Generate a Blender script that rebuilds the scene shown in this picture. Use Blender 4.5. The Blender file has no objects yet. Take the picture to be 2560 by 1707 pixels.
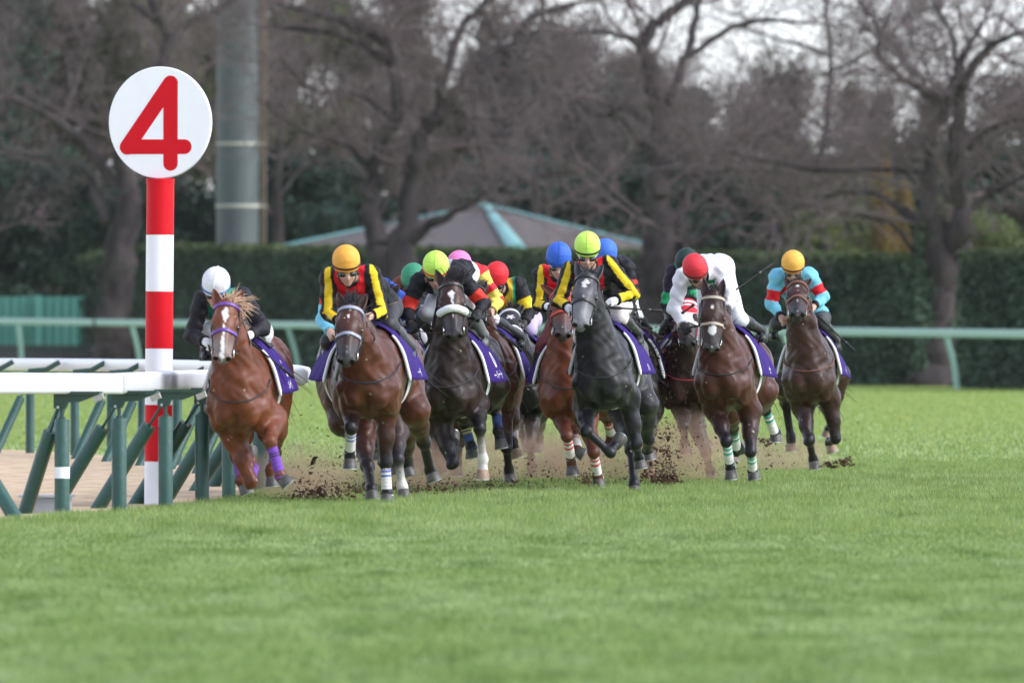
import bpy, math, random, os
import numpy as np
from mathutils import Vector, Matrix
R = math.radians
SC = bpy.context.scene
# ------------------------------------------------------------------ camera
FPX = 28560.0          # focal length in photograph pixels (2560 wide)
CAMH = 1.58; HOR = 815.0
cd = bpy.data.cameras.new('camera'); cam = bpy.data.objects.new('camera', cd)
SC.collection.objects.link(cam); SC.camera = cam
cam.location = (0, 0, CAMH); cam.rotation_euler = (R(90), 0, 0)
cd.sensor_width = 36; cd.lens = FPX / 2560 * 36
cd.shift_y = -(853.5 - HOR) / 2560
cd.clip_start = 1; cd.clip_end = 6000
cd.dof.use_dof = True; cd.dof.focus_distance = 110; cd.dof.aperture_fstop = 4.5
# ------------------------------------------------------------------ light
SUN_EL, SUN_AZ = 38, 108      # azimuth measured from +Y towards +X
w = bpy.data.worlds.new('World'); SC.world = w; w.use_nodes = True
nt = w.node_tree; bg = nt.nodes['Background']
sky = nt.nodes.new('ShaderNodeTexSky'); sky.sky_type = 'NISHITA'; sky.sun_disc = False
sky.sun_elevation = R(SUN_EL); sky.sun_rotation = R(SUN_AZ)
sky.air_density = 1.0; sky.dust_density = 0.8; sky.ozone_density = 1.0
hs = nt.nodes.new('ShaderNodeHueSaturation'); hs.inputs['Saturation'].default_value = 0.34
nt.links.new(sky.outputs[0], hs.inputs['Color']); tint = nt.nodes.new('ShaderNodeMix'); tint.data_type = 'RGBA'; tint.blend_type = 'MULTIPLY'; tint.inputs[0].default_value = 1; tint.inputs[7].default_value = (.95, .995, 1.12, 1)
nt.links.new(hs.outputs[0], tint.inputs[6]); nt.links.new(tint.outputs[2], bg.inputs[0])
bg.inputs[1].default_value = 0.15
sd = bpy.data.lights.new('sun', 'SUN'); sun = bpy.data.objects.new('sun', sd); SC.collection.objects.link(sun)
sd.energy = 1.5; sd.angle = R(28); sd.color = (1, .965, .93)
_d = Vector((math.sin(R(SUN_AZ)) * math.cos(R(SUN_EL)), math.cos(R(SUN_AZ)) * math.cos(R(SUN_EL)), math.sin(R(SUN_EL))))
sun.rotation_euler = (-_d).to_track_quat('-Z', 'Y').to_euler()
SC.view_settings.view_transform = 'Standard'; SC.view_settings.look = 'None'
SC.view_settings.gamma = 1; SC.view_settings.exposure = 1.12
SC.cycles.use_denoising = True
SC.cycles.max_bounces = 6; SC.cycles.transparent_max_bounces = 12; SC.cycles.volume_bounces = 1
SC.cycles.use_adaptive_sampling = True; SC.cycles.adaptive_threshold = 0.02
try: SC.cycles.volume_step_rate = 4
except Exception: pass
# ------------------------------------------------------------------ helpers
rng = np.random.default_rng(7); random.seed(7)
def P(px, py, Y):
    return np.array([(px - 1280) / FPX * Y, Y, CAMH - (py - HOR) / FPX * Y])
def G(px, py):
    Y = FPX * CAMH / (py - HOR)
    return np.array([(px - 1280) / FPX * Y, Y, 0.0])
def lin(r, g, b):
    f = lambda c: (c / 255 / 12.92) if c / 255 <= .04045 else ((c / 255 + .055) / 1.055) ** 2.4
    return (f(r), f(g), f(b))
_mats = {}
def mat(name, col=(.5, .5, .5), rough=.6, metal=0, spec=.5, coat=0, noise=0, nscale=8, bump=0, bscale=40, attr=False,
        sheen=0, trans=0, emis=None, col2=None, stretch=None):
    """Principled material; noise = strength of a brightness variation, attr = multiply the mesh colour attribute"""
    if name in _mats: return _mats[name]
    m = bpy.data.materials.new(name); m.use_nodes = True; n = m.node_tree.nodes; l = m.node_tree.links
    b = n['Principled BSDF']; b.inputs['Roughness'].default_value = rough; b.inputs['Metallic'].default_value = metal
    b.inputs['Specular IOR Level'].default_value = spec; b.inputs['Coat Weight'].default_value = coat
    b.inputs['Coat Roughness'].default_value = .3
    if sheen: b.inputs['Sheen Weight'].default_value = sheen
    tc = n.new('ShaderNodeTexCoord'); src = tc.outputs['Object']
    if stretch:
        mp = n.new('ShaderNodeMapping'); mp.inputs['Scale'].default_value = stretch; l.new(src, mp.inputs[0]); src = mp.outputs[0]
    if attr:
        a = n.new('ShaderNodeAttribute'); a.attribute_name = 'Col'; cur = a.outputs['Color']
    else:
        rgb = n.new('ShaderNodeRGB'); rgb.outputs[0].default_value = (*col, 1); cur = rgb.outputs[0]
    if noise or col2:
        t = n.new('ShaderNodeTexNoise'); t.inputs['Scale'].default_value = nscale; t.inputs['Detail'].default_value = 5
        t.inputs['Roughness'].default_value = .65; l.new(src, t.inputs['Vector'])
        mx = n.new('ShaderNodeMix'); mx.data_type = 'RGBA'
        if col2:
            r = n.new('ShaderNodeMapRange'); r.inputs[1].default_value = .38; r.inputs[2].default_value = .62
            l.new(t.outputs[0], r.inputs[0]); l.new(r.outputs[0], mx.inputs[0]); l.new(cur, mx.inputs[6]); mx.inputs[7].default_value = (*col2, 1)
        else:
            mx.blend_type = 'MULTIPLY'; mx.inputs[0].default_value = 1
            r = n.new('ShaderNodeMapRange'); r.inputs[1].default_value = .3; r.inputs[2].default_value = .7
            r.inputs[3].default_value = 1 - noise; r.inputs[4].default_value = 1 + noise * .5
            l.new(t.outputs[0], r.inputs[0]); l.new(cur, mx.inputs[6]); l.new(r.outputs[0], mx.inputs[7])
        cur = mx.outputs[2]
    l.new(cur, b.inputs['Base Color'])
    if bump:
        t = n.new('ShaderNodeTexNoise'); t.inputs['Scale'].default_value = bscale; t.inputs['Detail'].default_value = 4; l.new(src, t.inputs['Vector'])
        bp = n.new('ShaderNodeBump'); bp.inputs['Strength'].default_value = bump; bp.inputs['Distance'].default_value = .02
        l.new(t.outputs[0], bp.inputs['Height']); l.new(bp.outputs[0], b.inputs['Normal'])
    if trans:
        tr = n.new('ShaderNodeBsdfTranslucent'); l.new(cur, tr.inputs[0]); mxs = n.new('ShaderNodeMixShader'); mxs.inputs[0].default_value = trans
        l.new(b.outputs[0], mxs.inputs[1]); l.new(tr.outputs[0], mxs.inputs[2]); l.new(mxs.outputs[0], n['Material Output'].inputs[0])
    _mats[name] = m; return m
def mesh_obj(name, V, F, m=None, parent=None, smooth=True, cols=None):
    """V (n,3) world coordinates; F (k,3|4) array or list of polygons; one mesh object"""
    me = bpy.data.meshes.new(name); V = np.asarray(V, dtype=np.float32)
    if isinstance(F, np.ndarray):
        k = F.shape[1]; me.vertices.add(len(V)); me.vertices.foreach_set('co', V.ravel())
        me.loops.add(F.size); me.loops.foreach_set('vertex_index', F.astype(np.int32).ravel())
        me.polygons.add(len(F)); me.polygons.foreach_set('loop_start', np.arange(0, F.size, k, dtype=np.int32))
        me.polygons.foreach_set('loop_total', np.full(len(F), k, dtype=np.int32)); me.update(calc_edges=True)
    else:
        me.from_pydata(V.tolist(), [], [list(f) for f in F]); me.update()
    if smooth is True: me.polygons.foreach_set('use_smooth', np.ones(len(me.polygons), dtype=bool))
    if cols is not None:
        ca = me.color_attributes.new('Col', 'FLOAT_COLOR', 'POINT')
        c4 = np.ones((len(V), 4), dtype=np.float32); c4[:, :3] = cols; ca.data.foreach_set('color', c4.ravel())
    o = bpy.data.objects.new(name, me); SC.collection.objects.link(o)
    if m: me.materials.append(m)
    if parent:
        o.parent = parent; o.matrix_parent_inverse = parent.matrix_world.inverted()
    return o
def tag(o, label=None, cat=None, group=None, kind=None):
    if label: o['label'] = label
    if cat: o['category'] = cat
    if group: o['group'] = group
    if kind: o['kind'] = kind
    return o
def empty(name, loc, label=None, cat=None, group=None):
    o = bpy.data.objects.new(name, None); SC.collection.objects.link(o); o.location = tuple(float(x) for x in loc)
    o.empty_display_size = .2
    o.matrix_world = Matrix.Translation(o.location); return tag(o, label, cat, group)
class MB:
    def __init__(s): s.v = []; s.f = []
    def box(s, c, size, ax=None):
        c = np.array(c, float); h = np.array(size, float) / 2; A = np.eye(3) if ax is None else np.array(ax, float)
        n = len(s.v)
        for sx in (-1, 1):
            for sy in (-1, 1):
                for sz in (-1, 1): s.v.append(c + A[0] * sx * h[0] + A[1] * sy * h[1] + A[2] * sz * h[2])
        for f in ((0, 1, 3, 2), (4, 6, 7, 5), (0, 4, 5, 1), (2, 3, 7, 6), (0, 2, 6, 4), (1, 5, 7, 3)): s.f.append([n + i for i in f])
    def tube(s, pts, rad, k=8, cap=True, flat=1.0, up=None):
        pts = [np.array(p, float) for p in pts]; m = len(pts)
        if np.isscalar(rad): rad = [rad] * m
        n0 = len(s.v); prev = None
        for i, p in enumerate(pts):
            t = pts[min(i + 1, m - 1)] - pts[max(i - 1, 0)]; t = t / (np.linalg.norm(t) + 1e-9)
            if prev is None:
                a = np.array(up if up is not None else ([0, 0, 1] if abs(t[2]) < .9 else [1, 0, 0]), float)
            else: a = prev
            a = a - t * a.dot(t); a /= np.linalg.norm(a) + 1e-9; prev = a; b = np.cross(t, a)
            for j in range(k):
                th = 2 * math.pi * j / k; s.v.append(p + (a * math.cos(th) * flat + b * math.sin(th)) * rad[i])
        for i in range(m - 1):
            for j in range(k):
                q = n0 + i * k + j; r_ = n0 + i * k + (j + 1) % k
                s.f.append([q, r_, r_ + k, q + k])
        if cap:
            s.f.append([n0 + j for j in range(k)][::-1]); s.f.append([n0 + (m - 1) * k + j for j in range(k)])
    def poly_ext(s, pts2, c, ax, ay, az, t):
        """extrude a 2D outline (in axes ax, ay) by t along az"""
        n = len(s.v); k = len(pts2); c = np.array(c, float)
        for d in (0, t):
            for (x, y) in pts2: s.v.append(c + ax * x + ay * y + az * d)
        s.f.append([n + i for i in range(k)][::-1]); s.f.append([n + k + i for i in range(k)])
        for i in range(k): s.f.append([n + i, n + (i + 1) % k, n + k + (i + 1) % k, n + k + i])
    def build(s, name, m, parent=None, smooth=False):
        o = mesh_obj(name, np.array(s.v), s.f, m, parent, smooth='no')
        me = o.data
        import bmesh
        bm = bmesh.new(); bm.from_mesh(me); bmesh.ops.recalc_face_normals(bm, faces=bm.faces)
        if smooth:
            for f in bm.faces: f.smooth = True
            for e in bm.edges:
                if len(e.link_faces) == 2 and e.calc_face_angle(0) > R(50): e.smooth = False
        bm.to_mesh(me); bm.free(); return o
X3 = np.array([1., 0, 0]); Y3 = np.array([0, 1., 0]); Z3 = np.array([0, 0, 1.])
def spline(pts, n):
    """Catmull-Rom through pts, n samples per span (works for any dimension)"""
    p = np.array(pts, float); p = np.vstack([2 * p[0] - p[1], p, 2 * p[-1] - p[-2]]); out = []
    for i in range(1, len(p) - 2):
        for k in range(n):
            t = k / n
            out.append(.5 * ((2 * p[i]) + (-p[i-1] + p[i+1]) * t + (2*p[i-1] - 5*p[i] + 4*p[i+1] - p[i+2]) * t*t + (-p[i-1] + 3*p[i] - 3*p[i+1] + p[i+2]) * t**3))
    out.append(p[-2]); return np.array(out)
def in_poly(x, y, poly):
    ins = np.zeros(len(x), bool); n = len(poly)
    for i in range(n):
        x1, y1 = poly[i]; x2, y2 = poly[(i + 1) % n]
        c = ((y1 > y) != (y2 > y)) & (x < (x2 - x1) * (y - y1) / (y2 - y1 + 1e-12) + x1); ins ^= c
    return ins
# ------------------------------------------------------------------ ground
def turf_color_nodes(m, base, lo, hi, far, attr=False):
    n = m.node_tree.nodes; l = m.node_tree.links; b = n['Principled BSDF']
    tc = n.new('ShaderNodeTexCoord')
    def noise(scale, st=(1, 1, 1), det=4):
        mp = n.new('ShaderNodeMapping'); mp.inputs['Scale'].default_value = st; l.new(tc.outputs['Object'], mp.inputs[0])
        t = n.new('ShaderNodeTexNoise'); t.inputs['Scale'].default_value = scale; t.inputs['Detail'].default_value = det; l.new(mp.outputs[0], t.inputs['Vector']); return t.outputs[0]
    def mapr(s, a, c, d=0, e=1):
        r = n.new('ShaderNodeMapRange'); l.new(s, r.inputs[0]); r.inputs[1].default_value = a; r.inputs[2].default_value = c; r.inputs[3].default_value = d; r.inputs[4].default_value = e; return r.outputs[0]
    def mix(f, a, c):
        mx = n.new('ShaderNodeMix'); mx.data_type = 'RGBA'; l.new(f, mx.inputs[0])
        for s, i in ((a, 6), (c, 7)):
            if isinstance(s, tuple): mx.inputs[i].default_value = (*s, 1)
            else: l.new(s, mx.inputs[i])
        return mx.outputs[2]
    c = mix(mapr(noise(1.3, (1, .25, 1)), .35, .65), lo, hi)
    c = mix(mapr(noise(.22, (1, .3, 1)), .4, .65), c, base)
    c = mix(mapr(noise(3.2, (1, .22, 1)), .52, .72, 0, .55), c, (.34, .40, .21))
    c = mix(mapr(noise(2.1, (1.3, .2, 1)), .56, .70, 0, .6), c, (.095, .165, .04))
    sx = n.new('ShaderNodeSeparateXYZ'); l.new(tc.outputs['Object'], sx.inputs[0])
    c = mix(mapr(sx.outputs[1], 118, 190), c, far)
    if attr:
        a = n.new('ShaderNodeAttribute'); a.attribute_name = 'Col'
        mx = n.new('ShaderNodeMix'); mx.data_type = 'RGBA'; mx.blend_type = 'MULTIPLY'; mx.inputs[0].default_value = 1
        l.new(c, mx.inputs[6]); l.new(a.outputs['Color'], mx.inputs[7]); c = mx.outputs[2]
    l.new(c, b.inputs['Base Color']); return c
T_BASE, T_LO, T_HI, T_FAR = (.226, .314, .098), (.170, .250, .064), (.298, .384, .158), (.250, .333, .090)
def turf_mat(name, attr):
    m = bpy.data.materials.new(name); m.use_nodes = True; b = m.node_tree.nodes['Principled BSDF']
    b.inputs['Roughness'].default_value = .7; b.inputs['Specular IOR Level'].default_value = .25
    c = turf_color_nodes(m, T_BASE, T_LO, T_HI, T_FAR, attr)
    if attr:
        n = m.node_tree.nodes; l = m.node_tree.links
        tr = n.new('ShaderNodeBsdfTranslucent'); l.new(c, tr.inputs[0]); mx = n.new('ShaderNodeMixShader'); mx.inputs[0].default_value = .35
        l.new(b.outputs[0], mx.inputs[1]); l.new(tr.outputs[0], mx.inputs[2]); l.new(mx.outputs[0], n['Material Output'].inputs[0])
    return m
g = mesh_obj('ground', [(-2500, -100, 0), (2500, -100, 0), (2500, 4500, 0), (-2500, 4500, 0)], [(0, 1, 2, 3)], turf_mat('turf_soil', False), smooth='no')
tag(g, kind='structure')
sand_px = [(-60, 1303), (0, 1300), (155, 1287), (300, 1281), (414, 1271), (505, 1260), (572, 1249), (640, 1234), (700, 1216), (715, 1206), (690, 1196),
           (600, 1178), (480, 1160), (360, 1147), (200, 1133), (0, 1124), (-300, 1120), (-2500, 1120), (-2500, 1330), (-400, 1330)]
SAND = [tuple(G(a, b)[:2]) for a, b in sand_px]
s_ = mesh_obj('sand_strip', [(x, y, .004) for x, y in SAND], [list(range(len(SAND)))],
              mat('sand', lin(200, 178, 150), rough=.95, spec=.1, col2=lin(176, 152, 126), nscale=3, bump=.6, bscale=25, stretch=(1, .35, 1)), smooth='no')
tag(s_, kind='structure')
def blades(n, d0, d1, w0, h0, power=1.0):
    d = d0 + (d1 - d0) * rng.random(n) ** power; x = (rng.random(n) * 2 - 1) * (.0495 * d + .8)
    k = ~in_poly(x, d, SAND); d = d[k]; x = x[k]; n = len(d)
    h = h0 * (.55 + .8 * rng.random(n)) ; wd = w0 * (.7 + .6 * rng.random(n)); a = rng.random(n) * math.pi
    # tufts: patchy height
    pn = np.sin(x * 2.1 + np.sin(d * .9) * 2) * np.sin(d * .55 + x * 1.3) ; h *= 1 + .25 * pn
    lx = rng.normal(0, .35, n) * h; ly = rng.normal(0, .35, n) * h
    V = np.zeros((n, 3, 3), np.float32)
    V[:, 0, 0] = x - np.cos(a) * wd; V[:, 0, 1] = d - np.sin(a) * wd
    V[:, 1, 0] = x + np.cos(a) * wd; V[:, 1, 1] = d + np.sin(a) * wd
    V[:, 2, 0] = x + lx; V[:, 2, 1] = d + ly; V[:, 2, 2] = h; V[:, :2, 2] = -.003
    t = rng.random(n); c = np.ones((n, 3)); br = (.88 + .24 * rng.random(n)) if d1 < 90 else (.74 + .52 * rng.random(n)); c *= br[:, None]
    yel = (t > .93) & (d1 > 90); c[yel] *= np.array([1.7, 1.25, 1.0]); 
    return V.reshape(-1, 3), np.repeat(c, 3, 0)
parts = [blades(330000, 86, 132, .0045, .055), blades(210000, 49, 87.5, .016, .030), blades(210000, 130, 300, .009, .045)]
V = np.vstack([p[0] for p in parts]); C = np.vstack([p[1] for p in parts])
gr = mesh_obj('grass', V, np.arange(len(V)).reshape(-1, 3), turf_mat('turf_blades', True), smooth='no', cols=C)
tag(gr, 'short mown green turf of the racecourse', 'grass', kind='stuff')
# ------------------------------------------------------------------ white running rail on the left
WHITE = mat('rail_white', (.68, .68, .72), rough=.35, coat=.15, noise=.03, nscale=3)
PADG = mat('pad_green', (.016, .072, .058), rough=.5, coat=.1, noise=.18, nscale=4, bump=.35, bscale=22)
DKG = mat('bracket_green', (.020, .060, .045), rough=.5)
PADS = mat('pad_seam', (.10, .10, .035), rough=.7)
STEEL = mat('steel', (.45, .47, .5), rough=.35, metal=.7)
rail_pts = [(-60, 931, 984, 90), (0, 931, 985, 94.9), (288, 935, 983, 96.5), (431, 927, 975, 101), (500, 925.5, 972, 103.3), (600, 921, 968.5, 105.5), (700, 918, 966, 107), (744, 917.5, 965, 107.6)]
pl = []
for px, t, b_, d in [(-80, 932, 985, 94.3)] + rail_pts[1:]:
    p = P(px, (t + b_) / 2, d); pl.append(p)
pl[-1] = pl[-1] + np.array([.0, 0, 0])
back = [P(749, 939, 108.6), P(757, 936, 112), P(735, 931, 117), P(668, 925, 122.5), P(595, 920.5, 126.5), P(518, 918, 130), P(431, 915.5, 133.9), P(353, 914, 136.6), P(262, 913, 139.7), P(150, 911.5, 142.4), P(30, 910.5, 145.5), P(-120, 910, 150)]
allp = pl + back
def beam(pts, hh, dd, name, m, parent):
    """rounded beam: hh tall, dd deep, swept in plan"""
    prof = []
    for k in range(16):
        th = 2 * math.pi * (k + .5) / 16; c, s = math.cos(th), math.sin(th)
        prof.append((math.copysign(abs(c) ** .45, c) * dd / 2, math.copysign(abs(s) ** .45, s) * hh / 2))
    mb = MB(); n = len(pts)
    for i, p in enumerate(pts):
        t = np.array(pts[min(i + 1, n - 1)]) - np.array(pts[max(i - 1, 0)]); t[2] = 0; t /= np.linalg.norm(t); nn = np.array([t[1], -t[0], 0])
        for (a, b) in prof: mb.v.append(np.array(p) + nn * a + Z3 * b)
    for i in range(n - 1):
        for j in range(16):
            q = i * 16 + j; r_ = i * 16 + (j + 1) % 16; mb.f.append([q, r_, r_ + 16, q + 16])
    mb.f.append(list(range(16))); mb.f.append([(n - 1) * 16 + j for j in range(16)])
    return mb.build(name, m, parent, smooth=True)
rail = empty('running_rail', (allp[3][0], allp[3][1], 0), 'white running rail on padded green posts curving round the bend at the left', 'rail')
# sections with a thin joint between them
cuts = [0, 2, 3, 5, 7, len(pl) + 1, len(pl) + 3, len(pl) + 5, len(pl) + 7, len(pl) + 9, len(allp) - 1]
for a, b in zip(cuts[:-1], cuts[1:]):
    seg = [np.array(p, float) for p in allp[a:b + 1]]
    d0 = (seg[1] - seg[0]); seg[0] = seg[0] + d0 / np.linalg.norm(d0) * .006
    d1 = (seg[-2] - seg[-1]); seg[-1] = seg[-1] + d1 / np.linalg.norm(d1) * .006
    if len(seg) > 2: seg = list(spline(seg, 3))
    beam(seg, .178 if a < 7 else .155, .16, 'rail_beam', WHITE, rail)
def brace_pad(mb_pad, mb_seam, a, b, r):
    mb_pad.tube([a, b], r, 14); d = (b - a)
    off = np.array([r * .86, -r * .62, 0]); mb_seam.tube([a + off + d * .01, b + off - d * .01], r * .2, 6)
def nrm0(v): return v / np.linalg.norm(v)
def post(base, d_head, z_rail, inner, r=.063, foot=None, plate=True, band=False, near=True, label=None):
    """padded post: base on the ground; inner = unit vector pointing away from the track"""
    base = np.array(base, float); top = .80
    bk = MB(); bk.tube([base + Z3 * .7, base + Z3 * (z_rail - .02)], .016, 8)
    bk.tube([base + Z3 * .78, base + Z3 * .82], .03, 8)
    out = -inner
    head = base + Z3 * (z_rail - .02)
    side = np.array([inner[1], -inner[0], 0])
    bk.poly_ext([(-.07, .0), (-.07, -.12), (.03, -.12), (.05, -.07), (.16, -.065), (.34, .0)], head - side * .015, out, Z3, side, .03)
    bk.box(head + out * .13 + Z3 * .012, (.44, .08, .022), (out, side, Z3))
    po = bk.build('post', DKG, rail)
    if near and plate:
        pt = MB(); pt.box(head + out * .33 - Z3 * .03 - Y3 * .03, (.09, .02, .05), (nrm0(out + Z3 * .4), side, nrm0(Z3 - out * .4))); pt.build('clamp_plate', mat('clamp', (.40, .38, .35), rough=.5, noise=.2, nscale=30), po)
    pd = MB(); pd.tube([base - Z3 * .02, base + Z3 * .02, base + Z3 * (top - .01), base + Z3 * top], [r, r, r, r * .93], 18)
    pd.build('pad', PADG, po, smooth=True)
    if band:
        wb = MB(); wb.tube([base + Z3 * .305, base + Z3 * .40], r * 1.03, 18); wb.build('white_band', mat('band_white', (.78, .8, .84), rough=.6), po, smooth=True)
    if foot is None: foot = base + inner * .56
    a = head - Z3 * .11 + inner * .035; f = np.array(foot, float); f[2] = -.02
    dv = f - a; L = np.linalg.norm(dv); dv /= L
    br = MB(); br.tube([a, a + dv * .26], .013, 8); br.box(a, (.03, .05, .05)); bo = br.build('brace', DKG, rail)
    mp, ms = MB(), MB(); brace_pad(mp, ms, a + dv * .22, f, r * .98); mp.build('pad', PADG, bo, smooth=True)
    if near: ms.build('pad_seam', PADS, bo, smooth=True)
    if near:
        bt = MB(); bt.tube([a - Y3 * .03, a - Y3 * .045], .012, 10); bt.build('bolt', STEEL, bo)
inn = lambda x, y: np.array([x, y, 0]) / math.hypot(x, y)
near_posts = [(155, 1286, (59, 1296)), (298, 1281, (125, 1280)), (414, 1272, (241, 1279)), (505, 1261, (335, 1269)), (572, 1250, (412, 1258)), (648, 1228, (485, 1240)), (662, 1217, (530, 1230))]
for i, (px, py, ft) in enumerate(near_posts):
    b = G(px, py); f = G(ft[0], ft[1]); f = np.array([f[0], f[1], 0]); d = b - f; f[1] = b[1] + .25
    f[0] = (ft[0] - 1280) / FPX * f[1]
    post(b, 0, 1.03, inn(-.75, .25), foot=f, band=(i == 0), r=.063, plate=i < 3)
b = G(-120, 1293); f = G(43, 1296); post(b, 0, 1.03, inn(-.4, .3), foot=f)
for px, py in ((-40, 1129), (75, 1133), (187, 1139), (278, 1146), (356, 1153), (443, 1163), (520, 1172), (590, 1182)):
    b = G(px, py); f = b + np.array([-.42, -.5, 0]); post(b, 0, 1.0, inn(-.85, -.35), foot=f, near=False, r=.056)
    q = b + Z3 * 1.02; ar = MB(); ar.tube([q - X3 * .02, q + X3 * .20 + Z3 * .02 - Y3 * .03, q + X3 * .37 + Z3 * .115 - Y3 * .04], .032, 6); ar.tube([q - Z3 * .2, q], .03, 6); ar.build('arm', DKG, rail)
# grey metal trough beside the rail
tr = MB(); c = P(118, 1264, 96.4); tr.box(c - Z3 * .01, (.40, .3, .155)); tr.box(c + Z3 * .083, (.47, .36, .022)); tr.box(c + Z3 * .06 + np.array([.215, -.15, 0]), (.02, .04, .05))
tg = empty('metal_trough', (c[0], c[1], 0), 'low grey metal box on the sand behind the first padded post', 'box')
tr2 = MB(); tr2.box(c - Z3 * .01, (.40, .3, .155)); tr2.build('body', mat('zinc', (.33, .35, .38), rough=.5, metal=.3, noise=.12), tg)
tr3 = MB(); tr3.box(c + Z3 * .083, (.47, .36, .022)); tr3.box(c + Z3 * .065 + np.array([.2, -.16, 0]), (.03, .03, .03)); tr3.build('lid', STEEL, tg)
# ------------------------------------------------------------------ furlong marker with the 4
d = 101.2; s = d / FPX; bx = P(396, 815, d)[0]; r_ = 34.5 * s
RED = mat('sign_red', (.58, .005, .014), rough=.5, spec=.15, coat=.0, noise=.05, nscale=5); WS = mat('sign_white', (.80, .80, .84), rough=.3, coat=.2, noise=.03)
mk = empty('marker_post', (bx, d, 0), 'tall red and white striped post with a round white board reading 4', 'distance marker')
zt = lambda py: CAMH - (py - HOR) * s
edges = [(447, 587, RED), (587, 729, WS), (729, 871, RED), (871, 1012, WS), (1012, 1153, RED), (1153, 1275, WS)]
xs = lambda py: P(401 - (py - 447) * 6 / 800, 815, d)[0]
for a, b, m_ in edges:
    mb = MB(); za, zb = zt(a), max(zt(b), -.02)
    rr = r_ * (1 if b > 600 else 1.0)
    pts = [(xs(a), d, za - .0015), (xs(b), d, zb + .0015)]; rd = [r_, r_]
    if a == 447: pts = [(xs(a), d, za), (xs(a), d, za - .02), (xs(a), d, za - .07), (xs(a), d, za - .10), (xs(b), d, zb + .0015)]; rd = [r_ * 1.03, r_ * 1.03, r_ * .99, r_ * 1.0, r_]
    mb.tube(pts, rd, 32); mb.build('stripe', m_, mk, smooth=True)
cz = zt(307); cx = P(403.5, 0, d)[0]; Rw = 131 * s; Rh = 140 * s; yw = R(11)
ax = np.array([math.cos(yw), -math.sin(yw) * -1, 0]); az = np.array([math.sin(yw), -math.cos(yw), 0])  # az faces the camera, turned
ax = np.array([math.cos(yw), math.sin(yw), 0]); az = np.array([math.sin(yw), -math.cos(yw), 0]) 
az = np.array([-math.sin(yw), -math.cos(yw), 0]); ax = np.array([math.cos(yw), -math.sin(yw), 0])
mb = MB(); cc = np.array([cx - .008, d, cz]); n = 72
rings = [(0.0, .0), (.0, Rw * 0), ]
prof = [(.985, .030), (1.0, .024), (1.0, -.024), (.985, -.030)]
for fr, off in prof:
    for k in range(n):
        th = 2 * math.pi * k / n; mb.v.append(cc + ax * math.cos(th) * Rw * 1.0 * fr + Z3 * math.sin(th) * Rh * fr + az * off)
for i in range(3):
    for k in range(n): mb.f.append([i * n + k, i * n + (k + 1) % n, (i + 1) * n + (k + 1) % n, (i + 1) * n + k])
mb.f.append(list(range(n))); mb.f.append([3 * n + k for k in range(n)])
bo = mb.build('round_board', WS, mk, smooth=False)
def stroke(a, b, w, off):
    a = np.array([(a[0] / 1.633 - 403.5) * s, (307 - a[1] / 1.633) * s]); b = np.array([(b[0] / 1.633 - 403.5) * s, (307 - b[1] / 1.633) * s])
    w = w / 1.633 * s; t = b - a; t /= np.linalg.norm(t); nrm = np.array([-t[1], t[0]]); pts = []
    for k in range(13):
        th = math.pi * k / 12; pts.append(b + nrm * math.cos(th) * w + t * math.sin(th) * w)
    for k in range(13):
        th = math.pi * k / 12; pts.append(a - nrm * math.cos(th) * w - t * math.sin(th) * w)
    mb = MB(); mb.poly_ext([tuple(p) for p in pts], cc + az * .0302, ax, Z3, az, off); return mb
num = MB()
for i, (a, b, w_) in enumerate([((704, 340), (704, 668), 30), ((524, 600), (762, 600), 30), ((704, 341), (523, 601), 31)]):
    q = stroke(a, b, w_, .0015 + i * .0008); k = len(num.v); num.v += q.v; num.f += [[i_ + k for i_ in f] for f in q.f]
num.build('numeral', RED, bo)
# ------------------------------------------------------------------ far pale green rail
FR = mat('far_rail_green', (.24, .40, .34), rough=.5, noise=.05)
def base_y(px): return 938 + (px - 700) * .018
fr = None; pts = []
for px in range(-300, 3000, 100):
    d = FPX * CAMH / (base_y(px) + 3 - HOR) * .97; y = 803 + px * 32 / 2560; pts.append(P(px, y, d))
fr = empty('outer_rail', (pts[15][0], pts[15][1], 0), 'pale green outer rail running across in front of the hedge', 'rail')
beam(pts, .215, .11, 'rail_beam', FR, fr)
for px, lean in ((45, 10), (330, 22), (720, 30), (1130, 30), (1560, 30), (1960, 28), (2366, 27), (2780, 27)):
    d = FPX * CAMH / (base_y(px) + 3 - HOR) * .97; a = P(px, 803 + px * 32 / 2560 + 8, d); k = FPX / d
    f = np.array([a[0] + lean / k, d, 0]); mid = (a + f) / 2 + X3 * (.05 if lean > 15 else .03); mb = MB(); q = spline([a, mid, f], 6)
    mb.tube(q, .075, 10); mb.build('post', FR, fr, smooth=True)
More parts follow.
